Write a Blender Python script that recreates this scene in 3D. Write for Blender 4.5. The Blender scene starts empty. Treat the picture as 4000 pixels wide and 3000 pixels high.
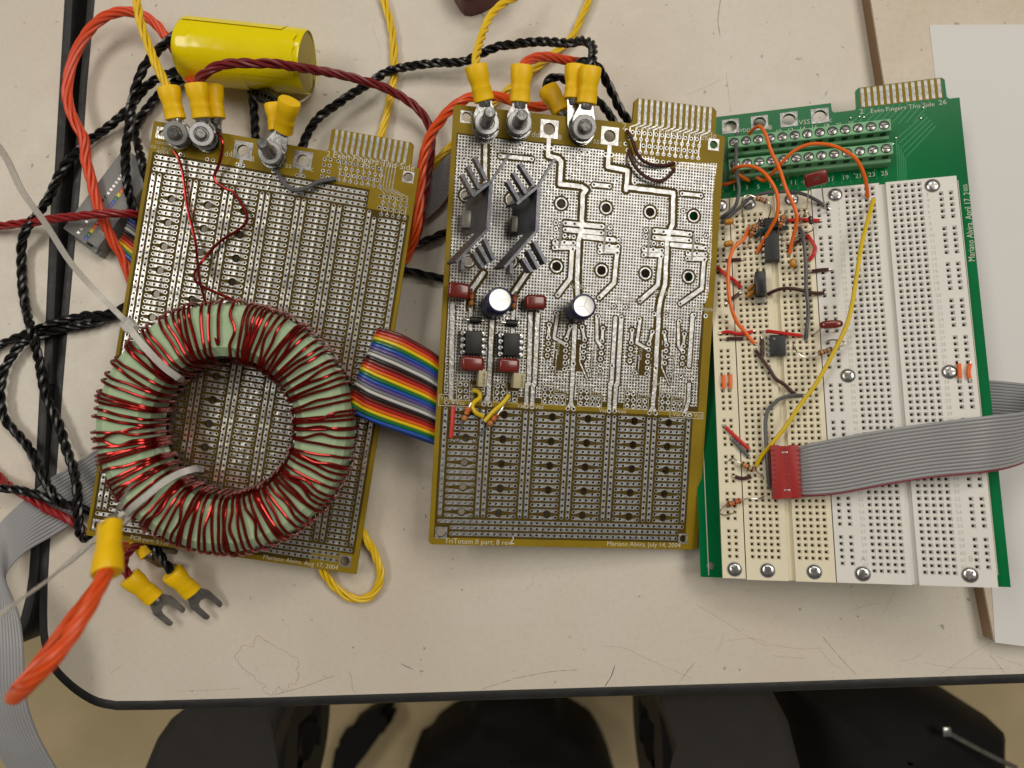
import bpy, bmesh, math, random
import numpy as np
from mathutils import Vector, Matrix, Quaternion
from mathutils.geometry import delaunay_2d_cdt
random.seed(7); rng = random.Random(11)
S = 0.001                                   # everything below is in millimetres
sc = bpy.context.scene
COL = sc.collection

# ------------------------------------------------------------------ camera, light, exposure
FPX = 2773.0; TILT = math.radians(5.5); CAM_H = 318.0
cam_d = bpy.data.cameras.new('camera'); cam = bpy.data.objects.new('camera', cam_d); COL.objects.link(cam)
cam.location = (0, 0, CAM_H * S); cam.rotation_euler = (TILT, 0, 0)
cam_d.sensor_width = 36.0; cam_d.lens = 36.0 * FPX / 4000.0
cam_d.clip_start = 0.01; cam_d.clip_end = 20
cam_d.dof.use_dof = True; cam_d.dof.focus_distance = 0.300; cam_d.dof.aperture_fstop = cam_d.lens / 3.0
sc.camera = cam
w = bpy.data.worlds.new('World'); sc.world = w; w.use_nodes = True
bg = w.node_tree.nodes['Background']; bg.inputs[0].default_value = (1.0, 0.93, 0.82, 1); bg.inputs[1].default_value = 0.12
def area_light(name, loc, size, power, rot=(0, 0, 0)):
    d = bpy.data.lights.new(name, 'AREA'); d.shape = 'RECTANGLE'; d.size, d.size_y = size; d.energy = power; d.color = (1.0, 0.945, 0.85)
    o = bpy.data.objects.new(name, d); o.location = loc; o.rotation_euler = rot; COL.objects.link(o); return o
area_light('ceiling_lamp', (-1.25, 0.45, 1.75), (0.5, 1.2), 15.5)
area_light('ceiling_lamp', (0.95, 0.50, 1.75), (0.8, 1.2), 18.5)
area_light('ceiling_lamp', (0.05, 1.40, 1.75), (1.2, 0.5), 10.5)
sc.view_settings.view_transform = 'Standard'; sc.view_settings.look = 'None'; sc.view_settings.exposure = 0.0; sc.view_settings.gamma = 1.0
sc.cycles.use_denoising = True; sc.cycles.max_bounces = 6; sc.cycles.glossy_bounces = 4; sc.cycles.transmission_bounces = 6
sc.cycles.sample_clamp_indirect = 4.0

# ------------------------------------------------------------------ geometry of the place
VW = {'D': (0, 0, .553), '1': (1720, 550, 3.016), '2': (1700, 1080, 2.44), '3': (2800, 650, 3.686), '4': (2780, 1100, 3.3175), '5': (2780, 1550, 2.212),
      '6': (2400, 300, 3.686), '7': (200, 650, 3.686), '8': (1300, 1200, 2.764), 'A1': (580, 480, 2.54), 'A2': (1280, 480, 2.38), 'A3': (2000, 1250, 1.5875),
      'A4': (2200, 600, 1.7317), 'A5': (1700, 200, 1.5875), 'A6': (300, 1900, 1.7317), 'A7': (2800, 380, 1.5875)}
for i in range(4):
    for j in range(4): VW['%d%d' % (i, j)] = (1000 * i, 750 * j, 2.212)
VW['27'] = VW['21']; VW['25'] = VW['22']; VW['17'] = VW['11']; VW['37'] = VW['31']; VW['35'] = VW['32']
CT, ST = math.cos(TILT), math.sin(TILT)
def ray(v, x, y):
    ox, oy, s = VW[v]; u = ox + x / s; q = oy + y / s
    dx, dy, dz = (u - 2000) / FPX, -(q - 1500) / FPX, -1.0
    return Vector((dx, CT * dy - ST * dz, ST * dy + CT * dz))
def P(v, x, y, z=0.0):                       # a seen point at a known height above the table -> its place, in mm
    d = ray(v, x, y); k = (z - CAM_H) / d.z
    return Vector((d.x * k, d.y * k, z))
def PP(v, pts): return [P(v, *p) for p in pts]
class Frame:                                  # a board's own frame: x along its columns, y up, z out of its face
    def __init__(s, p):
        wv = Vector(p[:3]); a = wv.length
        R = Quaternion(wv.normalized(), a).to_matrix(); D = Matrix.Diagonal((1, -1, -1)).to_3x3()
        Rx = Matrix.Rotation(TILT, 3, 'X')
        s.R = Rx @ D @ R @ D; s.t = Rx @ (D @ Vector(p[3:])) + Vector((0, 0, CAM_H))
    def loc(s, v, x, y, h=0.0):
        d = s.R.transposed() @ ray(v, x, y); o = s.R.transposed() @ (Vector((0, 0, CAM_H)) - s.t)
        k = (h - o.z) / d.z; return o + d * k
    def L(s, v, pts): return [s.loc(v, *p) for p in pts]
    def world(s, p): return s.R @ Vector(p) + s.t
    def dirl(s, d): return s.R.transposed() @ Vector(d)
B1 = Frame([-0.003344, -0.054970, 0.160018, -150.24876, -96.00829, 299.99322])
B2 = Frame([0.020063, -0.155727, 0.057611, -26.93239, 10.03501, 288.46230])
B3 = Frame([-0.166571, 0.250901, -0.012863, 142.42636, -84.95082, 302.80526])
G = 2.54
def gp(c, r, z=0.0): return Vector((c * G, -r * G, z))

# ------------------------------------------------------------------ materials
def lin(c):
    if isinstance(c, str):
        c = [int(c[i:i + 2], 16) / 255 for i in (0, 2, 4)]
        c = [x / 12.92 if x <= .04045 else ((x + .055) / 1.055) ** 2.4 for x in c]
    return tuple(c) + (1.0,)
MATS = {}
def mat(name, col, rough=.5, metal=0.0, var=0.0, vs=60.0, bump=0.0, bs=600.0, spec=.5, coat=0.0, trans=0.0, alpha=1.0, col2=None, detail=4.0, rvar=0.0, bdist=.0004):
    if name in MATS: return MATS[name]
    m = bpy.data.materials.new(name); m.use_nodes = True; nt = m.node_tree; b = nt.nodes['Principled BSDF']
    c = lin(col); b.inputs['Base Color'].default_value = c; b.inputs['Roughness'].default_value = rough; b.inputs['Metallic'].default_value = metal
    b.inputs['Specular IOR Level'].default_value = spec; b.inputs['Coat Weight'].default_value = coat; b.inputs['Coat Roughness'].default_value = .08
    b.inputs['Transmission Weight'].default_value = trans; b.inputs['Alpha'].default_value = alpha
    tc = nt.nodes.new('ShaderNodeTexCoord')
    if var or col2:
        n = nt.nodes.new('ShaderNodeTexNoise'); n.inputs['Scale'].default_value = vs; n.inputs['Detail'].default_value = detail; nt.links.new(tc.outputs['Object'], n.inputs['Vector'])
        r = nt.nodes.new('ShaderNodeValToRGB'); r.color_ramp.elements[0].position = .3; r.color_ramp.elements[1].position = .7
        c2 = lin(col2) if col2 else tuple(min(1, x * (1 + var)) for x in c[:3]) + (1,)
        c1 = c if col2 else tuple(x * (1 - var) for x in c[:3]) + (1,)
        r.color_ramp.elements[0].color = c1; r.color_ramp.elements[1].color = c2
        nt.links.new(n.outputs['Fac'], r.inputs['Fac']); nt.links.new(r.outputs['Color'], b.inputs['Base Color'])
    if rvar:
        n = nt.nodes.new('ShaderNodeTexNoise'); n.inputs['Scale'].default_value = vs * 1.7; n.inputs['Detail'].default_value = 6; nt.links.new(tc.outputs['Object'], n.inputs['Vector'])
        mr = nt.nodes.new('ShaderNodeMapRange'); mr.inputs[1].default_value = .3; mr.inputs[2].default_value = .7; mr.inputs[3].default_value = max(.02, rough - rvar); mr.inputs[4].default_value = rough + rvar
        nt.links.new(n.outputs['Fac'], mr.inputs[0]); nt.links.new(mr.outputs[0], b.inputs['Roughness'])
    if bump:
        n = nt.nodes.new('ShaderNodeTexNoise'); n.inputs['Scale'].default_value = bs; n.inputs['Detail'].default_value = 3; nt.links.new(tc.outputs['Object'], n.inputs['Vector'])
        bp = nt.nodes.new('ShaderNodeBump'); bp.inputs['Strength'].default_value = bump; bp.inputs['Distance'].default_value = bdist
        nt.links.new(n.outputs['Fac'], bp.inputs['Height']); nt.links.new(bp.outputs['Normal'], b.inputs['Normal'])
    MATS[name] = m; return m
def laminate(name, base, dark, stain):
    m = mat(name, base, .42, spec=.45, bump=.25, bs=900, bdist=.0002); nt = m.node_tree; b = nt.nodes['Principled BSDF']; tc = nt.nodes.new('ShaderNodeTexCoord')
    def noise(s, d, rough=.55):
        n = nt.nodes.new('ShaderNodeTexNoise'); n.inputs['Scale'].default_value = s; n.inputs['Detail'].default_value = d; n.inputs['Roughness'].default_value = rough
        nt.links.new(tc.outputs['Object'], n.inputs['Vector']); return n.outputs['Fac']
    def rampf(f, a, bb):
        r = nt.nodes.new('ShaderNodeMapRange'); r.inputs[1].default_value = a; r.inputs[2].default_value = bb; nt.links.new(f, r.inputs[0]); return r.outputs[0]
    def mix(f, a, bcol):
        x = nt.nodes.new('ShaderNodeMix'); x.data_type = 'RGBA'; nt.links.new(f, x.inputs['Factor'])
        if isinstance(a, tuple): x.inputs['A'].default_value = a
        else: nt.links.new(a, x.inputs['A'])
        x.inputs['B'].default_value = bcol; return x.outputs['Result']
    def scale(f, k):
        x = nt.nodes.new('ShaderNodeMath'); x.operation = 'MULTIPLY'; x.inputs[1].default_value = k; nt.links.new(f, x.inputs[0]); return x.outputs[0]
    c = mix(scale(rampf(noise(9, 6), .40, .70), .6), lin(base), lin(stain))
    c = mix(scale(rampf(noise(420, 6, .7), .45, .75), .22), c, lin(dark))
    c = mix(scale(rampf(noise(230, 2), .70, .74), .55), c, lin('6b6054'))
    nt.links.new(c, b.inputs['Base Color'])
    r = nt.nodes.new('ShaderNodeMapRange'); r.inputs[1].default_value = .35; r.inputs[2].default_value = .7; r.inputs[3].default_value = .34; r.inputs[4].default_value = .52
    nt.links.new(noise(55, 6), r.inputs[0]); nt.links.new(r.outputs[0], b.inputs['Roughness'])
    return m
LAM = laminate('table_laminate', 'd2cabd', 'ada292', 'c9bba8')
LAM2 = laminate('board_laminate', 'cfc2b0', '9c8b76', 'b89d84')
TRIM = mat('black_edge_rubber', '1c1b1b', .55, var=.3, vs=90, bump=.5, bs=260, rvar=.1)
FLOOR = mat('floor_vinyl', 'd6c298', .6, col2='c4b088', vs=9)
FR4D = mat('board_over_back_copper', '54440f', .5, col2='48390c', vs=70, bump=.12, bs=1200, spec=.12)
FR4 = mat('bare_board', '907818', .5, col2='836c14', vs=70, bump=.12, bs=1200, spec=.15)
TIN = mat('solder_tin', (.66, .65, .62), .34, 1.0, var=.12, vs=260, bump=.6, bs=330, rvar=.06, bdist=.0006)
TIN2 = mat('bright_tin', (.42, .42, .415), .4, 1.0, var=.14, vs=260, bump=.45, bs=700, rvar=.08)
DTIN = mat('tarnished_tin', (.36, .355, .35), .48, 1.0, var=.35, vs=420, bump=.4, bs=900, rvar=.12)
SILK = mat('white_ink', 'cdc8b6', .6)
SILKG = mat('grey_ink', 'a3a49b', .6)
STEEL = mat('zinc_steel', (.46, .46, .46), .27, 1.0, var=.15, vs=300, bump=.2, bs=500, rvar=.08)
DSTEEL = mat('dull_steel', (.30, .28, .26), .33, 1.0, var=.25, vs=250, bump=.2, bs=500)
LEAD = mat('component_lead', (.60, .57, .52), .28, 1.0)
GREEN = mat('green_solder_mask', '006a3a', .2, var=.10, vs=40, spec=.14)
GTRACE = mat('mask_over_copper', '0c8049', .25, spec=.3)
TBG = mat('terminal_green_plastic', '79b184', .5, var=.06, vs=50, bump=.1, bs=900)
TBD = mat('terminal_recess', '1b3a26', .7)
BBW = mat('white_breadboard_plastic', 'dfdcd6', .5, var=.03, vs=40, bump=.08, bs=900)
BBY = mat('yellowed_breadboard_plastic', 'e6ddc2', .5, var=.04, vs=35, bump=.08, bs=900)
HOLE = mat('contact_dark', '0b0a09', .6)
EMB = mat('embossed_plastic', 'bdb6aa', .6)
BLK = mat('black_epoxy', '191919', .5, bump=.15, bs=1500, var=.15, vs=300)
BLK2 = mat('black_plastic', '0f0f10', .36)
W_BLK = mat('black_wire', '0c0c0d', .27, spec=.5, bump=.06, bs=400)
W_RED = mat('red_wire', '8f1a1c', .38, var=.06, vs=80)
W_DRD = mat('dark_red_wire', '74181c', .40, var=.06, vs=80)
W_ORG = mat('orange_red_wire', 'e4551c', .36, var=.07, vs=70)
W_OR2 = mat('coral_wire', 'dd4f2a', .38, var=.07, vs=70)
W_YEL = mat('yellow_wire', 'e6bf1c', .38, var=.07, vs=80)
YSL = mat('yellow_vinyl', 'f4c404', .42, spec=.35, var=.04, vs=90, bump=.12, bs=350, bdist=.0006)
J_ORG = mat('orange_jumper', 'ee6c14', .42)
J_RED = mat('red_jumper', 'c9231d', .40)
J_BRN = mat('brown_jumper', '44211d', .42)
J_GRY = mat('grey_jumper', '5a5a5d', .45)
J_YEL = mat('yellow_jumper', 'dcbb06', .38)
J_BLU = mat('teal_jumper', '0d4a52', .4)
ENAM = mat('red_enamel', (.27, .012, .008), .22, .85, var=.2, vs=180, coat=.2)
CORE = mat('green_core_coating', 'a9c29c', .22, var=.05, vs=60, coat=.25, bump=.08, bs=300)
TAPE = mat('yellow_tape', 'efda00', .14, var=.04, vs=50, bump=.45, bs=38, bdist=.0014, spec=.5)
TAPE2 = mat('yellow_end_fill', 'a89312', .42, var=.08, vs=60)
FILM = mat('brown_red_film', '742017', .25, coat=.5, var=.08, vs=120)
ALU = mat('can_aluminium', (.55, .55, .54), .4, 1.0)
NAVY = mat('navy_sleeve', '131c46', .28, coat=.3)
CERO = mat('ochre_ceramic', 'bb7d12', .32, coat=.3)
RTAN = mat('tan_resistor', 'b98f5c', .45)
RORG = mat('orange_resistor', 'b8692f', .45)
CREAM = mat('cream_case', 'b5ab88', .5)
GPL = mat('grey_plastic', '7b7b79', .5, var=.05, vs=60)
GRIB = mat('grey_ribbon', '98989a', .42, var=.04, vs=60)
NYL = mat('nylon_tie', 'efece6', .35, trans=.6, spec=.4)
HSK = mat('black_anodised', '5c5c63', .3, .55, var=.2, vs=200, bump=.2, bs=500)
REDP = mat('red_plastic', '9d1c18', .42, var=.05, vs=80, bump=.12, bs=700)
PAPER = mat('white_paper', 'd8d6d4', .7, var=.015, vs=20)
BROWN = mat('hardboard_edge', '8c6c52', .8, col2='a58d6d', vs=14, bump=.4, bs=300)
MAROON = mat('maroon_plastic', '5a1c20', .35, var=.08, vs=40)
PADG = mat('armrest_grey', '2a2724', .75, var=.12, vs=60, bump=.2, bs=500)
PADB = mat('armrest_black', '141312', .7)
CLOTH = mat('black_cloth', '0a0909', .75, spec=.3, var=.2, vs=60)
STAINM = mat('stain_ink', '94795c', .6)
SCRM = mat('scratch_grime', '94876f', .6)
SCRD = mat('dark_scratch', '574d41', .6)
SCRL = mat('faint_scratch', 'b5a894', .6)

# ------------------------------------------------------------------ mesh helpers; geo = (verts, faces[, material index per face])
def join(*gs):
    V, F, Mx = [], [], []
    for g in gs:
        o = len(V); V += list(g[0]); F += [tuple(i + o for i in f) for f in g[1]]; Mx += list(g[2]) if len(g) > 2 else [0] * len(g[1])
    return V, F, Mx
def xf(g, M): return ([M @ Vector(v) for v in g[0]],) + tuple(g[1:])
def mv(g, d): d = Vector(d); return ([Vector(v) + d for v in g[0]],) + tuple(g[1:])
def mat_idx(g, i): return (g[0], g[1], [i] * len(g[1]))
def sgn(pts): return sum(a[0] * b[1] - b[0] * a[1] for a, b in zip(pts, pts[1:] + pts[:1]))
def plate(outline, holes=(), z0=0.0, z1=1.0, bottom=True, walls=True):
    outline = [(p[0], p[1]) for p in outline]
    if sgn(outline) < 0: outline = outline[::-1]
    loops = [outline] + [([(p[0], p[1]) for p in h][::-1] if sgn([(p[0], p[1]) for p in h]) > 0 else [(p[0], p[1]) for p in h]) for h in holes]
    vs, ed, fl = [], [], []; 
    for lp in loops:
        o = len(vs); vs += [Vector(p) for p in lp]; n = len(lp); ed += [(o + i, o + (i + 1) % n) for i in range(n)]
    rv, re, rf, ov, oe, of = delaunay_2d_cdt(vs, ed, [], 2, 1e-5)
    V = [Vector((v.x, v.y, z1)) for v in rv]; F = []
    lid = []
    for k, lp in enumerate(loops): lid += [k] * len(lp)
    own = [lid[o[0]] if o else -1 for o in ov]
    for f in rf:
        f = list(f); k = own[f[0]]
        if k > 0 and all(own[i] == k for i in f): continue          # inside a (convex) hole
        if sgn([(rv[i].x, rv[i].y) for i in f]) < 0: f = f[::-1]
        F.append(tuple(f))
    if bottom:
        o = len(V); V += [Vector((v.x, v.y, z0)) for v in rv]; F += [tuple(i + o for i in f[::-1]) for f in F[:]]
    if walls:
        for lp in loops:
            o = len(V); n = len(lp); V += [Vector((p[0], p[1], z1)) for p in lp] + [Vector((p[0], p[1], z0)) for p in lp]
            F += [(o + i, o + n + i, o + n + (i + 1) % n, o + (i + 1) % n) for i in range(n)]
    return V, F
def circ(x, y, r, n=8, a0=0.0): return [(x + r * math.cos(a0 + 2 * math.pi * i / n), y + r * math.sin(a0 + 2 * math.pi * i / n)) for i in range(n)]
def rect(x0, y0, x1, y1): return [(x0, y0), (x1, y0), (x1, y1), (x0, y1)]
def rrect(x0, y0, x1, y1, r, n=4):
    o = []
    for cx, cy, a in ((x1 - r, y0 + r, -90), (x1 - r, y1 - r, 0), (x0 + r, y1 - r, 90), (x0 + r, y0 + r, 180)):
        o += [(cx + r * math.cos(math.radians(a + 90 * i / n)), cy + r * math.sin(math.radians(a + 90 * i / n))) for i in range(n + 1)]
    return o
def stadium(L, wd, n=5):
    r = wd / 2; o = []
    for i in range(n + 1): a = -math.pi / 2 + math.pi * i / n; o.append((L + r * math.cos(a), r * math.sin(a)))
    for i in range(n + 1): a = math.pi / 2 + math.pi * i / n; o.append((r * math.cos(a), r * math.sin(a)))
    return o
def box(x0, y0, z0, x1, y1, z1, bev=0.0, seg=2):
    bm = bmesh.new(); bmesh.ops.create_cube(bm, size=1)
    for v in bm.verts: v.co = Vector((x0 + (v.co.x + .5) * (x1 - x0), y0 + (v.co.y + .5) * (y1 - y0), z0 + (v.co.z + .5) * (z1 - z0)))
    if bev: bmesh.ops.bevel(bm, geom=bm.edges[:], offset=bev, segments=seg, profile=.5, affect='EDGES')
    return frombm(bm)
def frombm(bm):
    bm.verts.ensure_lookup_table(); bm.verts.index_update(); g = ([v.co.copy() for v in bm.verts], [tuple(v.index for v in f.verts) for f in bm.faces]); bm.free(); return g
def bevelled(outline, z0, z1, bev, seg=2):
    g = plate(outline, (), z0, z1, False, False); n = len(outline); bm = bmesh.new()
    o = [(p[0], p[1]) for p in outline]
    if sgn(o) < 0: o = o[::-1]
    b = [bm.verts.new((p[0], p[1], z0)) for p in o]; t = [bm.verts.new((p[0], p[1], z1)) for p in o]
    for i in range(n): bm.faces.new((b[i], b[(i + 1) % n], t[(i + 1) % n], t[i]))
    top = bm.faces.new(t); bm.faces.new(b[::-1]); bm.edges.ensure_lookup_table()
    bmesh.ops.bevel(bm, geom=list(top.edges), offset=bev, segments=seg, profile=.5, affect='EDGES'); bmesh.ops.triangulate(bm, faces=[f for f in bm.faces if len(f.verts) > 4])
    return frombm(bm)
def lathe(prof, n=16, caps=True):                         # prof = [(r, z)] upward
    V, F = [], []
    for r, z in prof: V += [Vector((r * math.cos(2 * math.pi * i / n), r * math.sin(2 * math.pi * i / n), z)) for i in range(n)]
    for k in range(len(prof) - 1):
        for i in range(n): a = k * n; F.append((a + i, a + (i + 1) % n, a + n + (i + 1) % n, a + n + i))
    if caps: F.append(tuple(range(n))[::-1]); F.append(tuple(range((len(prof) - 1) * n, len(prof) * n)))
    return V, F
def frames(pts, up=(0, 0, 1)):
    T = []
    for i in range(len(pts)):
        t = pts[min(i + 1, len(pts) - 1)] - pts[max(i - 1, 0)]; T.append(t.normalized() if t.length > 1e-9 else Vector((1, 0, 0)))
    u = Vector(up); u = u - T[0] * u.dot(T[0])
    if u.length < 1e-3: u = Vector((0, 1, 0)) - T[0] * T[0].y
    u.normalize(); out = []
    for t in T:
        u = u - t * u.dot(t); u.normalize(); out.append((t, u, t.cross(u)))
    return out
def tube(pts, r, n=8, caps=True, flat=1.0):
    fr = frames(pts); V, F = [], []; m = len(pts)
    for k, p in enumerate(pts):
        rr = r[k] if isinstance(r, (list, tuple)) else r; t, u, b = fr[k]
        V += [p + b * (rr * math.cos(2 * math.pi * i / n)) + u * (rr * flat * math.sin(2 * math.pi * i / n)) for i in range(n)]
    for k in range(m - 1):
        for i in range(n): a = k * n; F.append((a + i, a + n + i, a + n + (i + 1) % n, a + (i + 1) % n))
    if caps: F.append(tuple(range(n))); F.append(tuple(range((m - 1) * n, m * n))[::-1])
    return V, F
def crom(pts, step=1.0):
    pts = [Vector(p) for p in pts]
    if len(pts) == 2:
        n = max(1, int((pts[1] - pts[0]).length / step)); return [pts[0].lerp(pts[1], i / n) for i in range(n + 1)]
    q = [pts[0] * 2 - pts[1]] + pts + [pts[-1] * 2 - pts[-2]]; out = []
    for i in range(1, len(q) - 2):
        a, b, c, d = q[i - 1:i + 3]
        def tj(t, x, y): return t + max(1e-4, (y - x).length) ** .5
        t0 = 0; t1 = tj(t0, a, b); t2 = tj(t1, b, c); t3 = tj(t2, c, d); n = max(1, int((c - b).length / step))
        for k in range(n):
            t = t1 + (t2 - t1) * k / n
            A1 = a * ((t1 - t) / (t1 - t0)) + b * ((t - t0) / (t1 - t0)); A2 = b * ((t2 - t) / (t2 - t1)) + c * ((t - t1) / (t2 - t1)); A3 = c * ((t3 - t) / (t3 - t2)) + d * ((t - t2) / (t3 - t2))
            Bq = A1 * ((t2 - t) / (t2 - t0)) + A2 * ((t - t0) / (t2 - t0)); Bw = A2 * ((t3 - t) / (t3 - t1)) + A3 * ((t - t1) / (t3 - t1))
            out.append(Bq * ((t2 - t) / (t2 - t1)) + Bw * ((t - t1) / (t2 - t1)))
    out.append(pts[-1]); return out
def resample(pts, step):
    out = [pts[0]]; acc = 0.0
    for a, b in zip(pts, pts[1:]):
        L = (b - a).length
        if L < 1e-9: continue
        d = step - acc
        while d <= L: out.append(a.lerp(b, d / L)); d += step
        acc = L - (d - step)
    if (out[-1] - pts[-1]).length > step * .3: out.append(pts[-1])
    return out

def mesh_of(name, g, mats, smooth=True, ang=38):
    me = bpy.data.meshes.new(name); me.from_pydata([(v[0] * S, v[1] * S, v[2] * S) for v in g[0]], [], g[1])
    for m in (mats if isinstance(mats, (list, tuple)) else [mats]): me.materials.append(m)
    if len(g) > 2 and isinstance(mats, (list, tuple)): me.polygons.foreach_set('material_index', g[2])
    if smooth:
        me.polygons.foreach_set('use_smooth', [True] * len(me.polygons)); me.set_sharp_from_angle(angle=math.radians(ang))
    me.update(); return me
def put(name, me, parent=None, loc=None):
    o = bpy.data.objects.new(name, me); COL.objects.link(o); o.parent = parent
    if loc is not None: o.location = (loc[0] * S, loc[1] * S, loc[2] * S)
    return o
class Thing:
    def __init__(s, name, label, cat, base=(0, 0, 0), frame=None, group=None, kind=None):
        s.base = Vector(base); s.e = bpy.data.objects.new(name, None); COL.objects.link(s.e); s.e.empty_display_size = .005
        wl = frame.world(base) if frame else s.base
        M = (frame.R.to_4x4() if frame else Matrix.Identity(4)); M.translation = wl * S; s.e.matrix_world = M
        s.e['label'] = label; s.e['category'] = cat
        if group: s.e['group'] = group
    def part(s, name, g, m, sub=None, label=None, smooth=True, kind=None, ang=38):
        o = put(name, mesh_of(name, mv(g, -s.base), m, smooth, ang), sub or s.e)
        if label: o['label'] = label
        if kind: o['kind'] = kind
        return o
    def inst(s, name, me, loc, sub=None): return put(name, me, sub or s.e, Vector(loc) - s.base)
def single(name, g, m, label=None, cat=None, base=None, frame=None, group=None, kind=None, smooth=True):
    b = Vector(base) if base is not None else Vector(g[0][0]); o = put(name, mesh_of(name, mv(g, -b), m, smooth))
    M = (frame.R.to_4x4() if frame else Matrix.Identity(4)); M.translation = (frame.world(b) if frame else b) * S; o.matrix_world = M
    if label: o['label'] = label
    if cat: o['category'] = cat
    if group: o['group'] = group
    if kind: o['kind'] = kind
    return o
def text_geo(s, width=None, size=2.0, a=(0, 0, 0), d=(1, 0, 0), ysc=1.0, bold=.02):
    c = bpy.data.curves.new('t', 'FONT'); c.body = s; c.size = 1; c.resolution_u = 2; c.offset = bold
    o = bpy.data.objects.new('t', c); me = o.to_mesh(); V = [v.co.copy() for v in me.vertices]; F = [tuple(p.vertices) for p in me.polygons]; o.to_mesh_clear()
    bpy.data.objects.remove(o); bpy.data.curves.remove(c)
    x0 = min(v.x for v in V); x1 = max(v.x for v in V); k = (width / (x1 - x0)) if width else size
    d = Vector(d).normalized(); u = Vector((-d.y, d.x, 0)); a = Vector(a)
    F2 = []
    for f in F:
        n = (V[f[1]] - V[f[0]]).cross(V[f[2]] - V[f[0]]); F2.append(f if n.z >= 0 else f[::-1])
    return [a + d * ((v.x - x0) * k) + u * (v.y * k * ysc) for v in V], F2
def label_on(fr, v, p0, p1, s, h=.06, ysc=1.0, bold=-.004):
    a = fr.loc(v, p0[0], p0[1], h); b = fr.loc(v, p1[0], p1[1], h); a.z = b.z = h
    return text_geo(s, (b - a).length, a=a, d=b - a, ysc=ysc, bold=bold)

# ------------------------------------------------------------------ the setting: floor, two tables, laminate board, paper
g = ([Vector((-2500, -2500, -740)), Vector((2500, -2500, -740)), Vector((2500, 2500, -740)), Vector((-2500, 2500, -740))], [(0, 1, 2, 3)])
single('floor', g, FLOOR, base=(0, 0, -740), kind='structure', label='beige vinyl floor far below the table edge', smooth=False)
def sweep_edge(path, prof):
    V, F = [], []; n = len(prof); m = len(path)
    for k, p in enumerate(path):
        t = (path[min(k + 1, m - 1)] - path[max(k - 1, 0)]).normalized(); o = Vector((t.y, -t.x, 0))
        V += [p + o * d + Vector((0, 0, z)) for d, z in prof]
    for k in range(m - 1):
        for i in range(n - 1): a = k * n + i; F.append((a, a + 1, a + n + 1, a + n))
    return V, F
EDGE = [(-.05, .02), (.5, .18), (2.2, .2), (3.6, -.2), (4.3, -1.3), (4.6, -3.2), (4.6, -25), (-.05, -25)]
pth = [P('00', 838, -300), P('00', 820, 0), P('00', 752, 750), P('00', 695, 1600), P('01', 600, 1000), P('02', 545, 0), P('02', 490, 760), P('02', 430, 1400), P('03', 412, 60), P('03', 408, 330)]
cor = [P('03', *q) for q in ((412, 480), (432, 600), (490, 760), (600, 885), (720, 980), (850, 1050), (1000, 1080))]
bot = [P('03', 1300, 1078), P('03', 2212, 1053), P('13', 2212, 984), P('23', 2212, 919), P('33', 2212, 845), P('33', 3600, 805)]
edge = pth + crom(cor, 2.0) + bot
T = Thing('work_table', 'off-white laminate work table with black rubber edge under all the circuit boards', 'table', (edge[0].x, 0, 0))
far = [Vector((700, edge[-1].y + 2, 0)), Vector((700, 600, 0)), Vector((edge[0].x + 14, 600, 0))]
tb = T.part('tabletop', plate([(p.x, p.y) for p in edge + far], (), -24.5, 0), LAM)
T.part('edge_trim', sweep_edge(edge, EDGE), TRIM)
def ribbonline(pts, wd, z=.05):
    pts = [Vector(p) for p in pts]; V, F = [], []
    for k, p in enumerate(pts):
        t = (pts[min(k + 1, len(pts) - 1)] - pts[max(k - 1, 0)]); t.z = 0
        if t.length < 1e-6: t = Vector((1, 0, 0))
        t.normalize(); o = Vector((-t.y, t.x, 0)); ww = wd * .75 * rng.uniform(.4, 1.2) * (.25 if k in (0, len(pts) - 1) else 1) * .5
        V += [Vector((p.x, p.y, z)) + o * ww, Vector((p.x, p.y, z)) - o * ww]
    for k in range(len(pts) - 1): F.append((2 * k + 1, 2 * k + 3, 2 * k + 2, 2 * k))
    return V, F
st = PP('03', [(2150, 605), (2090, 600), (2070, 640), (2025, 695), (2060, 750), (2100, 800), (2140, 830), (2200, 860)]) + PP('13', [(0, 905), (40, 925), (85, 935), (90, 955), (55, 970), (75, 1010), (130, 1030), (170, 1000), (190, 955), (230, 985), (280, 985), (285, 930), (335, 940), (360, 890), (375, 850), (345, 825), (375, 760), (360, 715), (330, 700), (300, 690), (240, 640), (160, 605), (90, 560), (10, 510), (-10, 560)]) + PP('03', [(2200, 545), (2190, 620), (2150, 605)])
wob = [p + Vector((rng.uniform(-.25, .25), rng.uniform(-.25, .25), 0)) for p in resample(st, .6)]
T.part('stain', ribbonline(wob, .22), STAINM, sub=tb, label='ragged dried water-stain outline near the front edge', smooth=False)
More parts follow.
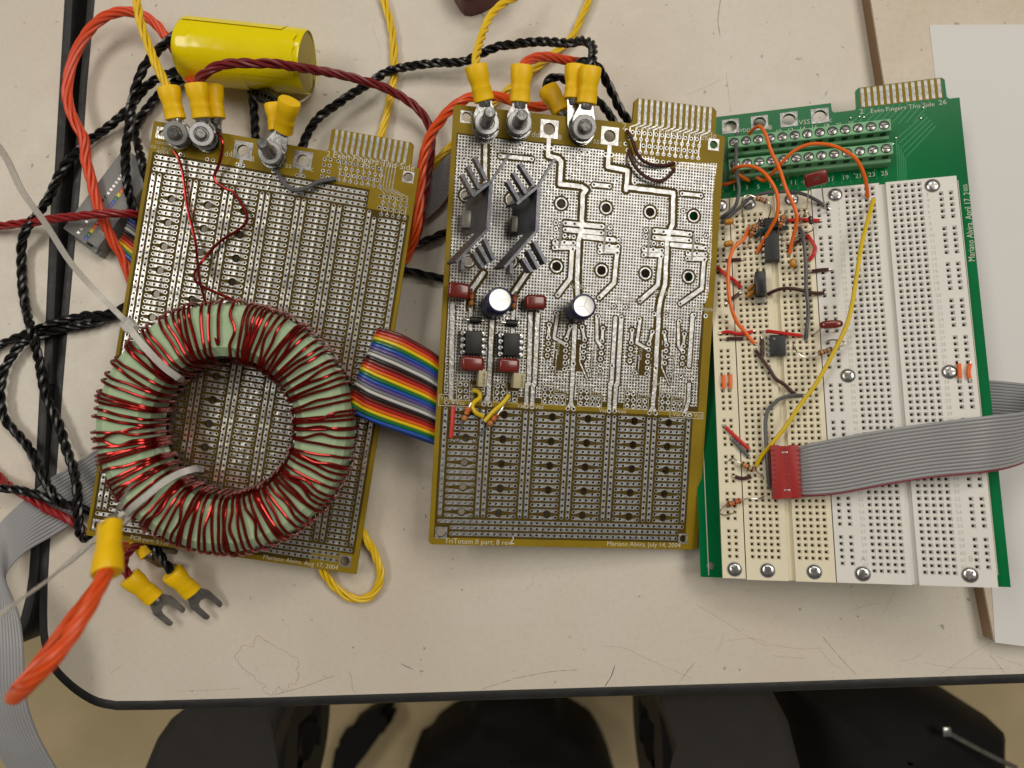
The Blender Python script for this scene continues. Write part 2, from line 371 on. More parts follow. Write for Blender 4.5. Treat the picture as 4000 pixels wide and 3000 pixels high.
for v, pts, wd, m in (('13', [(130, 1035), (400, 960), (690, 855)], .3, SCRM), ('13', [(800, 820), (830, 900), (835, 990), (865, 1010)], .22, SCRM), ('13', [(1245, 755), (1300, 780), (1360, 810)], .3, SCRD), ('13', [(1940, 980), (2100, 930), (2212, 895)], .3, SCRM),
                      ('23', [(0, 890), (150, 860), (350, 825), (580, 810)], .3, SCRM), ('23', [(890, 765), (860, 860), (800, 955)], .4, SCRD), ('23', [(780, 605), (960, 620), (1200, 730), (1560, 885)], .3, SCRL), ('23', [(1580, 745), (1430, 935)], .3, SCRM),
                      ('23', [(1580, 240), (1850, 400), (2050, 530), (2212, 610)], .3, SCRL), ('23', [(1835, 480), (1800, 600), (1760, 650)], .25, SCRL), ('23', [(1850, 560), (2100, 540), (2212, 575)], .25, SCRL), ('33', [(0, 590), (300, 630), (480, 620)], .3, SCRL),
                      ('33', [(470, 520), (600, 680), (770, 860)], .35, SCRM), ('33', [(1130, 735), (1250, 715), (1330, 670)], .25, SCRL), ('33', [(1470, 865), (1700, 710), (1950, 560)], .25, SCRL), ('33', [(1915, 680), (2060, 850)], .3, SCRM), ('33', [(1000, 320), (1060, 200), (1095, 130)], .25, SCRL), ('33', [(700, 310), (850, 250), (1000, 235)], .25, SCRL),
                      ('33', [(450, 640), (560, 760), (640, 800)], .25, SCRL), ('33', [(20, 685), (180, 700), (330, 715)], .25, SCRL), ('33', [(1960, 690), (2100, 740), (2212, 780)], .3, SCRL), ('33', [(1350, 750), (1600, 790), (2100, 800)], .25, SCRL), ('20', [(1805, -30), (1780, 180), (1800, 310)], .55, SCRM), ('20', [(1850, 620), (1870, 800), (1890, 970)], .28, SCRL), ('20', [(1500, 820), (1700, 740), (1800, 690)], .25, SCRL),
                      ('10', [(1000, 250), (1050, 350), (1080, 440)], .2, SCRL), ('03', [(950, 845), (1010, 800), (1070, 770)], .3, SCRL), ('03', [(1520, 995), (1800, 985), (2080, 972)], .25, SCRL), ('15' if 0 else '12', [(1010, 640), (1100, 600), (1180, 520)], .2, SCRL), ('23', [(180, 0), (185, 60), (160, 100)], .25, SCRL)):
    p = resample(crom(PP(v, pts), 1.0), 1.2); p = [q + Vector((rng.uniform(-.06, .06), rng.uniform(-.06, .06), 0)) for q in p]
    T.part('scratch', ribbonline(p, wd), m, sub=tb, smooth=False)
sp = []
for k in range(70):
    q = P('D', rng.uniform(120, 2050), rng.uniform(10, 1480)); r = rng.choice((.08, .1, .12, .2, .11))
    sp.append(([Vector((x, y, .05)) for x, y in [(q.x + r * rng.uniform(.5, 1.6) * math.cos(a), q.y + r * rng.uniform(.5, 1.6) * math.sin(a)) for a in (0, 1.2, 2.4, 3.7, 5)]], [(0, 1, 2, 3, 4)]))
T.part('specks', join(*sp), SCRD, sub=tb, smooth=False, kind='stuff')
# table at the left
ed2 = [P('00', 575, -300), P('00', 558, 0), P('00', 465, 1600), P('01', 440, 100), P('01', 370, 1659), P('02', 345, 0), P('02', 300, 900), P('02', 250, 1659), P('03', 240, 60)] + crom(PP('03', [(225, 180), (200, 280), (165, 400), (110, 480), (20, 545), (-100, 575)]), 2.0) + [P('03', -900, 590)]
rev = ed2[::-1]
T = Thing('side_table', 'second laminate table at the left, across the dark gap', 'table', (ed2[0].x, 0, 0))
T.part('tabletop', plate([(p.x, p.y) for p in ed2] + [(-700, ed2[-1].y), (-700, 600), (ed2[0].x - 14, 600)], (), -24.5, 0), LAM)
T.part('edge_trim', sweep_edge(rev, EDGE), TRIM)
# raised laminate board with brown edge, paper on it
LB_H = 7.6
a = P('30', 890, 0, LB_H); b = P('30', 1005, 720, LB_H); c = P('33', 1957, 560, LB_H)
d0 = (b - a).normalized(); a2 = a - d0 * 180
ol = [(a2.x, a2.y), (b.x, b.y), (c.x, c.y), (700, c.y - 12), (700, a2.y)]
T = Thing('laminate_board', 'loose off-white laminate board with brown fibre edge under green board and paper', 'board', (b.x, b.y, 0))
T.part('panel', plate(ol, (), LB_H - 1.0, LB_H), LAM2); T.part('core', plate([(x + (.15 if i < 3 else 0), y + (.15 if 1 < i < 4 else 0)) for i, (x, y) in enumerate(ol)], (), .05, LB_H - 1.02), BROWN)
z = LB_H + .15
q = [P('30', 1395, 225, z), P('30', 1430, 215, z), P('30', 2300, 212, z), Vector((560, P('30', 2300, 212, z).y, z)), Vector((560, P('33', 2212, 607, z).y - 3, z)), P('33', 2212, 607, z), P('33', 1962, 575, z), P('33', 1935, 120, z), P('30', 1445, 670, z)]
single('paper_sheet', plate([(p.x, p.y) for p in q], (), z - .1, z + .05), PAPER, 'plain white paper sheet lying at the right under the green board', 'paper', base=q[0])
# below the table: chair armrests, dark bundle, pronged thing, bag
def armrest(name, label, pad, inner, side):
    zt = -120; t = Thing(name, label, 'armrest', P(*pad[0], zt), group='chair armrests below the table edge')
    o = [P(*q, zt) for q in pad]; t.part('pad', bevelled([(p.x, p.y) for p in o], zt - 34, zt, 9, 3), PADG)
    x = inner; ys = [p.y for p in o]; y1 = max(ys) - 6; y0 = min(ys) + 4; zl = -262
    loop = rrect(y0, zl, y1, zt - 30, 45, 6); hol = rrect(y0 + 26, zl + 26, y1 - 34, zt - 56, 34, 6)
    gg = plate(loop, [hol], 0, 26); M = Matrix(((0, 0, 1, x - (26 if side > 0 else 0)), (1, 0, 0, 0), (0, 1, 0, 0), (0, 0, 0, 1))); t.part('side_loop', xf(gg, M), PADB)
    return t
armrest('chair_armrest', 'dark grey chair armrest below the table edge, left of the two', [('03', 1190, 1720), ('03', 1300, 1450), ('03', 1420, 1280), ('03', 1600, 1140), ('03', 1720, 1040), ('13', 180, 1030), ('13', 240, 1180), ('13', 150, 1400), ('13', 70, 1720), ('13', 50, 2600), ('03', 1150, 2600)], P('13', 120, 1500, -120).x, 1)
armrest('chair_armrest', 'dark grey chair armrest below the table edge, right of the two', [('23', 1480, 1720), ('23', 1420, 1450), ('23', 1320, 1180), ('23', 1260, 1010), ('33', -60, 960), ('33', 90, 1050), ('33', 220, 1300), ('33', 330, 1720), ('33', 400, 2600), ('23', 1500, 2600)], P('23', 1390, 1500, -120).x, -1)
def mound(ol, z0, z1, folds=3.0, seed=1):
    r2 = random.Random(seed); ol = [(p.x, p.y) for p in ol]; n0 = len(ol)
    if sgn(ol) < 0: ol = ol[::-1]
    pts = [Vector((x, y, 0)) for x, y in ol]; pts = resample(pts + [pts[0]], 6.0)[:-1]; n = len(pts); cx = sum(p.x for p in pts) / n; cy = sum(p.y for p in pts) / n
    prof = [(1.0, 0), (1.01, .35), (.985, .62), (.94, .8), (.86, .9), (.74, .95), (.58, .98), (.4, 1.0), (.2, 1.0), (.02, 1.0)]; V, F = [], []; ph = [r2.uniform(0, 6.28) for _ in range(6)]
    for k, (f, h) in enumerate(prof):
        for i, p in enumerate(pts):
            x, y = cx + (p.x - cx) * f, cy + (p.y - cy) * f; w_ = math.sin(x / 23 + y / 41 + ph[0]) + .7 * math.sin(x / 13 - y / 17 + ph[1]) + .5 * math.sin(y / 9 + x / 31 + ph[2])
            V.append(Vector((x, y, z0 + (z1 - z0) * h + folds * w_ * h)))
    for k in range(len(prof) - 1):
        for i in range(n): a = k * n; F.append((a + i, a + (i + 1) % n, a + n + (i + 1) % n, a + n + i))
    return V, F
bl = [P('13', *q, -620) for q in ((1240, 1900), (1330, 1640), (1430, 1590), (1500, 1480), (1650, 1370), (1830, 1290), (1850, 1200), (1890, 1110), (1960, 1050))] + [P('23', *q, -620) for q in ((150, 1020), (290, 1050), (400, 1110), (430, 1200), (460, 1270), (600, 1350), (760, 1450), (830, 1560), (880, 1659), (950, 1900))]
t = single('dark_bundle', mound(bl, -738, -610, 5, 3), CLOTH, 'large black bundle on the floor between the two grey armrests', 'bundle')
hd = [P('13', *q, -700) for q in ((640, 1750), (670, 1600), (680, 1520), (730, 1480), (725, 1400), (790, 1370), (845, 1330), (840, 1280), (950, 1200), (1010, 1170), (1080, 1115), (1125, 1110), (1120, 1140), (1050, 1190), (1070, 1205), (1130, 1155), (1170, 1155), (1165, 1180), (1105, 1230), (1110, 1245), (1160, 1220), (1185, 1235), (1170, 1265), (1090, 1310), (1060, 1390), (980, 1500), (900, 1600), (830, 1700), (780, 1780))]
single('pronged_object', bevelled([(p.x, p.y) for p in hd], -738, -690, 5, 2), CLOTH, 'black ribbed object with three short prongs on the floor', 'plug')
bgp = [P('33', *q, -190) for q in ((60, 930), (1300, 930), (1500, 955), (1700, 1050), (1900, 1140), (2050, 1215), (2212, 1320), (2500, 1500), (2500, 2300), (300, 2300), (250, 1500))]
T = Thing('black_bag', 'black bag with metal zip at the bottom right below the table', 'bag', bgp[0])
T.part('body', mound(bgp, -520, -193, 4, 5), CLOTH)
zp = crom([P('33', 1540, 1345, -187), P('33', 1750, 1460, -187), P('33', 1960, 1570, -187), P('33', 2150, 1660, -187)], 4)
T.part('zip', tube(zp, 1.6, 6, flat=.5), DSTEEL); T.part('zip_pull', box(-3, -4, -1, 3, 4, 1.5, .8) if 0 else mv(box(-3, -3, -1, 3, 3, 1.5, .8), zp[0]), STEEL)

# ------------------------------------------------------------------ prototyping boards
def hex_hole(x, y, r=.56): return circ(x, y, max(r, .56), 6)
def split_substrate(T, out, holes, areas):
    def inside(h, a): x = sum(p[0] for p in h) / len(h); y = sum(p[1] for p in h) / len(h); return a[0][0] < x < a[1][0] and a[0][1] < y < a[2][1]
    used = [[h for h in holes if inside(h, a)] for a in areas]; outer = [h for h in holes if not any(inside(h, a) for a in areas)]
    sub = T.part('substrate', plate(out, outer + [list(a) for a in areas], -1.6, 0), FR4, smooth=False)
    for a, hs in zip(areas, used): T.part('copper_backed_area', plate(a, hs, -1.6, 0), FR4D, sub=sub, smooth=False)
strip_cache = {}
def strip_mesh(n, skip=(), vert=False, wd=1.8, big=None, m=TIN):
    k = (n, tuple(skip), vert, wd, big, m.name)
    if k not in strip_cache:
        hs = [hex_hole(i * G, 0) for i in range(n) if i not in skip]; ol = stadium((n - 1) * G, wd)
        if big is not None:                         # bite of the big mounting hole on one side
            bx, sd = big; ol2 = []; L = (n - 1) * G; r = wd / 2; hr = 1.75
            arc = [(bx + hr * math.cos(a), sd * (1.27) + hr * math.sin(a)) for a in [(-sd) * math.pi * (.18 + .64 * i / 8) for i in range(9)]]
            arc = [(x, y) for x, y in arc if abs(y) < r]
            if sd > 0:
                arc = sorted(arc, key=lambda q: -q[0]); N = 5; ol2 = stadium(L, wd)[:N + 1] + arc + stadium(L, wd)[N + 1:]
            else:
                arc = sorted(arc, key=lambda q: q[0]); ol2 = stadium(L, wd) + arc
            ol = ol2
        g = plate(ol, hs, .0, .07, False, True)
        if vert: g = ([Vector((v.y, -v.x, v.z)) for v in g[0]], g[1])
        strip_cache[k] = mesh_of('solder_strip', g, m, False)
    return strip_cache[k]
def outline_pts(rows): return [(c * G, -r * G) for c, r in rows]
def pad_geo(x, y, r=.82, n=10): return plate(circ(x, y, r, n), [hex_hole(x, y, .48)], 0, .07, False, True)
def line_geo(pts, wd, z=.05):
    gs = []
    for a, b in zip(pts, pts[1:]):
        a = Vector((a[0], a[1], 0)); b = Vector((b[0], b[1], 0)); d = (b - a)
        if d.length < 1e-6: continue
        d.normalize(); o = Vector((-d.y, d.x, 0)) * wd / 2; e = d * wd * .3
        gs.append(([Vector((p.x, p.y, z)) for p in (a - e - o, b + e - o, b + e + o, a - e + o)], [(0, 1, 2, 3)]))
    return join(*gs)

# ---- board at the left
T1 = Thing('prototyping_board', 'brown perforated prototyping board carrying the toroid, left of the three boards', 'circuit board', gp(21, 30), B1)
out1 = outline_pts([(-1.35, -5.85), (27.2, -5.85), (27.6, -6.2), (27.65, -9.5), (28.0, -9.85), (41.1, -9.85), (41.55, -9.5), (41.7, -5.75), (43.2, -5.7), (43.6, 63.85), (-1.25, 63.85)])
holes1 = []; strips = []; hk = set()
def H1(c, r, rad=.56):
    k = (round(c, 2), round(r, 2))
    if k not in hk: hk.add(k); holes1.append(hex_hole(c * G, -r * G, rad) if rad < 1 else circ(c * G, -r * G, rad, 16))
def row_strip(c0, r, n, skip=(), big=None):
    for i in range(n):
        if i not in skip: H1(c0 + i, r)
    strips.append((c0, r, n, False, tuple(skip), big))
def col_strip(c, r0, n):
    for i in range(n): H1(c, r0 + i)
    strips.append((c, r0, n, True, (), None))
for r, n in ((0, 36), (1, 36), (2, 36)): row_strip(0, r, n)
for k in range(7):
    c0 = 6 * k + 2; bighole = k in (0, 1, 2)
    r0 = 3 if k < 6 else 4
    if k < 6: col_strip(c0 - 2, 3, 57); col_strip(c0 - 1, 3, 57)
    else: col_strip(c0 - 2, 3, 57); col_strip(c0 - 1, 4, 56)
    off = {0: 6, 1: 6, 2: 6}.get(k, 0)
    r = r0
    while r < 60:
        if bighole and r >= 6 and (r - off) % 4 == 0 and r + 1 < 60:
            row_strip(c0, r, 4, (1, 2), (1.5 * G, -1)); row_strip(c0, r + 1, 4, (1, 2), (1.5 * G, 1)); H1(c0 + 1.5, r + .5, 1.6); r += 2
        else: row_strip(c0, r, 4); r += 1
col_strip(42, 4, 56)
row_strip(0, 60, 43); row_strip(2, 61, 39); row_strip(2, 62, 39)
pads1 = []; tr1 = []
def PADROW(fr, v, p0, p1, n, store, hl, r=.8):
    a = fr.loc(v, *p0); b = fr.loc(v, *p1); o = []
    for i in range(n):
        q = a.lerp(b, i / max(1, n - 1)); q.z = 0; store.append(q); hl.append(hex_hole(q.x, q.y, .48)); o.append(q)
    return o
ra = PADROW(B1, '10', (710, 1393), (1065, 1460), 8, pads1, holes1); rb = PADROW(B1, '10', (728, 1450), (1080, 1515), 8, pads1, holes1)
rc = PADROW(B1, '10', (745, 1505), (1050, 1558), 7, pads1, holes1); rd = PADROW(B1, '10', (713, 1553), (1067, 1612), 8, pads1, holes1)
re_ = PADROW(B1, 'A2', (495, 682), (713, 718), 5, pads1, holes1); rf = PADROW(B1, 'A2', (514, 740), (732, 778), 5, pads1, holes1)
rg = PADROW(B1, 'A2', (478, 788), (697, 827), 5, pads1, holes1); rh = PADROW(B1, 'A2', (497, 850), (715, 886), 5, pads1, holes1)
for v, p0, p1, n in (('10', (595, 1375), (570, 1525), 4), ('10', (645, 1380), (620, 1535), 4), ('00', (1340, 1340), (1340, 1340), 0), ('00', (1790, 1377), (1842, 1385), 2), ('00', (2050, 1422), (2102, 1432), 2), ('00', (1560, 1335), (1582, 1340), 2), ('10', (150, 1478), (187, 1480), 2), ('10', (357, 1515), (412, 1523), 2)): PADROW(B1, v, p0, p1, n, pads1, holes1)
for a, b in zip(rb, rd): tr1.append(line_geo([a, b], .38))
for a, b in zip(rf, rh): tr1.append(line_geo([a, b], .38))
fing1 = []
for k in range(13):
    x = (28.52 + .995 * k) * G; fing1.append(k); y = 6.15 * G
    if k < 8: tr1.append(line_geo([(x, y), (x + 1.25 * G, y - .75 * G), (rb[k].x, rb[k].y)], .34))
    else:
        j = k - 8; xx = (37.1 + .52 * j) * G; tr1.append(line_geo([(x, y), (xx, y - .75 * G), (xx - .1, 1.35 * G + .05 * j * G), (rf[j].x, re_[j].y + 1.4), (rf[j].x, rf[j].y)], .34))
bolt_holes1 = [B1.loc('00', 2100, 1300), B1.loc('10', 405, 1385)]
for q in bolt_holes1: holes1.append(circ(q.x, q.y, 2.45, 20))
corner1 = [(B1.loc('00', 1400, 1150), 1.3), (B1.loc('10', 1315, 1530), 1.95), (B1.loc('12', 770, 1530), 1.95), (B1.loc('02', 850, 1220), 1.7)]
for q, r in corner1: holes1.append(circ(q.x, q.y, r, 16))
split_substrate(T1, out1, holes1, [rect(-.75 * G, -63.0 * G, 35.5 * G, .75 * G), rect(35.52 * G, -60.6 * G, 42.75 * G, -2.45 * G)])
tor_c = B1.loc('D', 476, 926, 24)
near = sorted(strips, key=lambda s: -((gp(s[0] + (0 if s[3] else (s[2] - 1) / 2), s[1] + ((s[2] - 1) / 2 if s[3] else 0)) - Vector((tor_c.x, tor_c.y, 0))).length) if not s[3] and s[2] < 20 else -1e6)
rest = []
for i, (c, r, n, vert, skip, big) in enumerate(near):
    me = strip_mesh(n, skip, vert, 1.62, big); q = gp(c, r, .01)
    if i < 300: T1.inst('solder_strip', me, q)
    else: rest.append(([Vector(v.co) / S + q for v in me.vertices], [tuple(p.vertices) for p in me.polygons]))
if rest: T1.part('hidden_solder_strips', join(*rest), TIN, smooth=False, kind='stuff')
T1.part('round_pads', join(*[mv(pad_geo(q.x, q.y), (0, 0, .01)) for q in pads1]), TIN, smooth=False, kind='stuff')
T1.part('fanout_traces', join(*tr1), TIN2, smooth=False, kind='stuff')
fme = mesh_of('contact_finger', plate(rect(-.62, -3.65 * G, .62, 0), (), 0, .06, False), DTIN, False)
for k in range(13): T1.inst('contact_finger', fme, gp(28.52 + .995 * k, -9.78, .01))
def square_pad(T, q, half, hr, m=TIN2, tail=None):
    T.part('mounting_pad', mv(plate(rect(q.x - half, q.y - half, q.x + half, q.y + half), [circ(q.x, q.y, hr, 20)], 0, .06, False), (0, 0, .01)), m, smooth=False)
for q in bolt_holes1: square_pad(T1, q, 3.85, 2.5, DTIN); T1.part('trace', line_geo([(q.x, q.y - 3.8), (q.x - .1, q.y - 7.0)], 1.4, .06), DTIN, smooth=False)
for q, r in corner1: square_pad(T1, q, 2.45, r + .05, TIN)
txt = [label_on(B1, '00', (1335, 1240), (1475, 1258), 'TOMORR'), label_on(B1, '00', (1300, 1275), (1478, 1305), 'CD-1 94V-0'), label_on(B1, '00', (1352, 1325), (1455, 1335), '4004'),
       label_on(B1, '00', (1940, 1348), (2003, 1352), 'dd'), label_on(B1, '00', (2165, 1392), (2195, 1397), 'B'), label_on(B1, '10', (205, 1440), (303, 1455), 'Vss'), label_on(B1, '10', (470, 1480), (498, 1484), 'C'),
       label_on(B1, '10', (608, 1350), (638, 1355), '2'), label_on(B1, '10', (665, 1360), (1365, 1480), 'Even Fingers This Side'), label_on(B1, '02', (1127, 1340), (1455, 1397), 'PCB part: 5 rev'),
       label_on(B1, '12', (62, 1510), (705, 1605), 'Mariano Alvira. Aug 17, 2004')]
for t in txt: T1.part('lettering', t, SILK, smooth=False)

# ---- board in the middle: hatched copper plane above, prototyping strips below
DIM_ATIN = mat('aged_dimmed_tin', (.34, .345, .35), .5, 1.0, var=.3, vs=500, bump=.25, bs=800, rvar=.1)  # mottled tarnish, with the lower strips' dim reflections darkened into the base colour
T2 = Thing('driver_board', 'brown driver board with hatched tin plane, middle of the three boards', 'circuit board', gp(21, -14), B2)
out2 = outline_pts([(-1.5, -48.0), (-1.2, -48.3), (27.6, -48.6), (28.0, -48.9), (28.1, -52.3), (28.65, -52.85), (41.9, -52.85), (42.5, -52.3), (42.6, -48.7), (43.0, -48.4), (44.0, -48.3), (44.3, -48.0), (43.95, 21.4), (43.5, 21.85), (-1.1, 21.85), (-1.5, 21.4)])
holes2 = []; strips2 = []
def strip2(c, r, n, vert, skip=(), big=None):
    for i in range(n):
        if i not in skip: holes2.append(hex_hole((c + (0 if vert else i)) * G, -(r + (i if vert else 0)) * G))
    strips2.append((c, r, n, vert, tuple(skip), big))
for gi, c0 in enumerate((1, 8, 15, 22, 29, 36)):
    bx = 2.5 if gi % 2 == 0 else 1.5; sk = (2, 3) if gi % 2 == 0 else (1, 2)
    for r in range(18):
        if r % 4 == 0: strip2(c0, r, 5, False, sk, (bx * G, -1)); holes2.append(circ((c0 + bx) * G, -(r + .5) * G, 1.45, 14))
        elif r % 4 == 1: strip2(c0, r, 5, False, sk, (bx * G, 1))
        else: strip2(c0, r, 5, False)
for c in (0, 6, 7, 13, 14, 20, 21, 27, 28, 34, 35, 41): strip2(c, 0, 18, True)
strip2(0, 18, 42, False); strip2(2, 19, 39, False); strip2(2, 20, 39, False)
# copper of the upper half, drawn on a 0.21 mm grid and merged into rectangles
Q = G / 16; RX0, RY0, RW, RH = -2 * G, -1.0 * G, 46 * 16, 47 * 16
cop = np.zeros((RH, RW), bool)
xs = RX0 + (np.arange(RW) + .5) * Q; ys = RY0 + (np.arange(RH) + .5) * Q
def win(x0, x1, y0, y1):
    i0 = max(0, int((x0 - RX0) / Q) - 1); i1 = min(RW, int((x1 - RX0) / Q) + 2); j0 = max(0, int((y0 - RY0) / Q) - 1); j1 = min(RH, int((y1 - RY0) / Q) + 2); return i0, i1, j0, j1
def c_line(pts, wd, val):
    for a, b in zip(pts, pts[1:]):
        i0, i1, j0, j1 = win(min(a[0], b[0]) - wd, max(a[0], b[0]) + wd, min(a[1], b[1]) - wd, max(a[1], b[1]) + wd)
        if i1 <= i0 or j1 <= j0: continue
        X, Y = np.meshgrid(xs[i0:i1], ys[j0:j1]); dx, dy = b[0] - a[0], b[1] - a[1]; L2 = dx * dx + dy * dy + 1e-9
        t = np.clip(((X - a[0]) * dx + (Y - a[1]) * dy) / L2, 0, 1); d = np.hypot(X - a[0] - t * dx, Y - a[1] - t * dy); cop[j0:j1, i0:i1][d <= wd / 2] = val
def c_disc(p, r, val): c_line([p, (p[0] + .001, p[1])], 2 * r, val)
def c_poly(pts, val, hatch=False):
    i0, i1, j0, j1 = win(min(p[0] for p in pts), max(p[0] for p in pts), min(p[1] for p in pts), max(p[1] for p in pts))
    X, Y = np.meshgrid(xs[i0:i1], ys[j0:j1]); ins = np.zeros(X.shape, bool)
    for a, b in zip(pts, pts[1:] + pts[:1]):
        c = ((a[1] > Y) != (b[1] > Y)); xi = (b[0] - a[0]) * (Y - a[1]) / (b[1] - a[1] + 1e-12) + a[0]; ins ^= c & (X < xi)
    if hatch:
        jj, ii = np.meshgrid(np.arange(j0, j1), np.arange(i0, i1), indexing='ij'); ins &= ((ii % 8) < 3) | ((jj % 8) < 3)
    cop[j0:j1, i0:i1][ins] = val
def l2(v, *pts): return [tuple(B2.loc(v, *p)[:2]) for p in pts]
c_poly(l2('10', (1745, 1165)) + l2('20', (-80, 1205), (110, 1225), (260, 1245), (760, 1292), (880, 1318), (1230, 1357), (1250, 1385), (1440, 1400), (1770, 1412)) + l2('27', (1738, 20), (1720, 560), (1690, 920), (1645, 990), (1605, 1500)) + l2('25', (1600, 195), (780, 150), (230, 120)) + l2('2', (150, 1110), (85, 1110)) + l2('17', (1640, 1400), (1665, 950), (1690, 300)) + l2('10', (1730, 1360)), True, True)
CH = 1.25
traces = []
def TR(pts, wd, ch=CH): traces.append((pts, wd, ch))
TR(l2('20', (318, 1205), (312, 1345), (400, 1370), (425, 1395), (412, 1590), (600, 1612), (640, 1640)) + l2('27', (612, 20), (600, 330), (575, 420), (562, 760), (568, 900)), 1.75)
TR(l2('20', (842, 1268), (828, 1440), (1000, 1475), (985, 1640)) + l2('A4', (425, 226), (745, 266), (740, 480)) + l2('27', (1365, 330), (1340, 420), (1322, 800), (1285, 920), (1270, 1000), (1235, 1659)) + l2('25', (1215, 190)), 1.75)
TR(l2('10', (1985, 1160), (1982, 1250), (1978, 1640)), 1.5)
for v, a, b in (('A4', (208, 211), (312, 221)), ('A4', (805, 271), (930, 284)), ('1', (708, 180), (1075, 215))): TR(l2(v, a, b), 1.5, .9)
for a, b in (((460, 268), (780, 300)), ((460, 325), (775, 355)), ((620, 385), (880, 415)), ((1235, 335), (1540, 365)), ((1230, 393), (1535, 418)), ((1380, 455), (1640, 480))): TR(l2('27', a, b), 1.9, .85)
for bx, out in ((((365, 440), (535, 440), (365, 480), (535, 480)), ((520, 480), (505, 745), (395, 890))), (((760, 470), (915, 478), (760, 510), (915, 515)), ((910, 500), (882, 785), (755, 912))), (((1140, 500), (1295, 508), (1140, 540), (1295, 545)), ((1285, 540), (1260, 805), (1105, 940))), (((1520, 535), (1670, 540), (1520, 575), (1670, 580)), ((1660, 575), (1640, 835), (1455, 965)))):
    TR(l2('27', bx[0], bx[1]), 1.7, .85); TR(l2('27', bx[2], bx[3]), 1.7, .85); TR(l2('27', *out), 1.7, .85)
TR(l2('27', (135, 690), (15, 870)), 1.6); TR(l2('17', (1965, 700), (1860, 850), (1850, 1000)), 1.6)
for a in (((160, 1050), (145, 1659)), ((222, 1040), (195, 1659)), ((893, 1090), (858, 1659)), ((945, 1085), (912, 1659)), ((545, 1100), (520, 1659)), ((1560, 1065), (1530, 1500))): TR(l2('27', *a), 1.7, .6)
TR(l2('2', (165, 260), (150, 1160)), 1.9, .4); TR(l2('2', (545, 380), (505, 1190)), 1.7, .8); TR(l2('2', (340, 290), (335, 510)), 1.5, .5); TR(l2('2', (745, 330), (740, 540)), 1.5, .5)
for v, a in (('25', ((130, 0), (122, 190))), ('25', ((183, 0), (173, 195))), ('25', ((518, 0), (510, 170))), ('25', ((848, 0), (838, 232))), ('25', ((900, 0), (885, 232))), ('25', ((1530, 0), (1525, 150), (1490, 260)))): TR(l2(v, *a), 1.5, .6)
for v, a in (('25', ((510, 150), (482, 212))), ('25', ((510, 150), (532, 215))), ('25', ((1217, 190), (1190, 250))), ('25', ((1217, 190), (1240, 250))), ('2', ((497, 1150), (463, 1215))), ('2', ((497, 1150), (522, 1215)))): TR(l2(v, *a), 1.3, .4)
cells = [[(323, 1150), (315, 1258), (313, 1308), (310, 1360), (305, 1412), (505, 1162), (470, 1268), (467, 1320), (462, 1372), (460, 1425)], [(607, 1168), (627, 1275), (622, 1328), (618, 1382), (613, 1432), (785, 1180), (778, 1285), (773, 1338), (770, 1392), (765, 1443)],
         [(1038, 1197), (1032, 1300), (1026, 1355), (1022, 1407), (1018, 1458), (1213, 1210), (1183, 1310), (1180, 1362), (1175, 1415), (1170, 1468)], [(1315, 1213), (1333, 1322), (1330, 1372), (1325, 1425), (1320, 1477), (1490, 1228), (1480, 1330), (1478, 1380), (1475, 1432), (1470, 1485)]]
p2 = []
for ci, ce in enumerate(cells):
    q = l2('27', *ce)
    for a in q: c_disc(a, 1.75, False)
    mid = [((q[i][0] + q[i + 5][0]) / 2, (q[i][1] + q[i + 5][1]) / 2) for i in range(5)]
    for a, b in ((q[0], q[1]), (q[5], q[6])): TR([a, b], 1.1, .75)
    if ci % 2 == 0:
        c_poly([(mid[1][0] - .5, mid[1][1]), (q[6][0], q[6][1]), (q[9][0], q[9][1] - 6), (mid[4][0] - 1.5, mid[4][1] - 6)], False)
        TR([(mid[0][0] - 1.2, mid[0][1] + 5), (mid[1][0] - 1.5, mid[1][1]), q[7]], 1.2, .7)
    else:
        c_poly([(q[1][0] - 4, q[1][1]), (q[1][0], q[1][1]), (q[4][0] + 1, q[4][1] - 6), (q[4][0] - 3.5, q[4][1] - 6)], False)
        TR([(mid[0][0] + 1.5, mid[0][1] + 5), (mid[1][0] + 1.6, mid[1][1]), q[7]], 1.2, .7); TR([q[2], (q[2][0] - 1.6, q[2][1]), (q[4][0] - 1.2, q[4][1] - 2), (q[4][0] + 2.5, q[4][1] - 9)], .5, .5)
    TR([q[3], (mid[3][0], mid[3][1])], .35, .35); TR([(mid[3][0], q[3][1]), (mid[4][0], q[4][1] - 8)], .3, .3)
    p2 += q
extra = l2('27', (378, 265), (378, 318), (533, 387), (455, 378), (463, 270), (460, 325), (540, 277), (373, 428), (452, 433), (530, 440), (368, 482), (525, 495), (772, 298), (770, 352), (850, 305), (848, 358), (843, 412), (920, 418), (762, 460), (840, 465), (915, 473), (758, 515), (910, 525), (1157, 330), (1153, 385), (1300, 450), (1232, 338), (1230, 393), (1225, 445), (1310, 345), (1140, 490), (1220, 498), (1295, 505), (1138, 545), (1290, 557), (1535, 365), (1530, 418), (1600, 420), (1598, 478), (1678, 378), (1672, 485), (1520, 523), (1597, 530), (1670, 537), (1515, 575), (1663, 585),
           (395, 890), (755, 912), (1105, 940), (1455, 965), (878, 985), (978, 993), (1228, 1055), (1328, 1060), (1575, 1062), (1673, 1070), (380, 1045), (740, 1073), (1097, 1097), (1447, 1118), (228, 1037), (945, 1085), (350, 1523), (453, 1530), (457, 1478), (533, 1482), (660, 1540), (760, 1548), (763, 1495), (865, 1500), (1063, 1562), (1163, 1570), (1168, 1520), (1242, 1522), (1362, 1585), (1460, 1587), (1480, 165), (490, 1520))
extra = [e for e in extra]
for e in extra: c_disc(e, 1.35, False)
p2 += extra
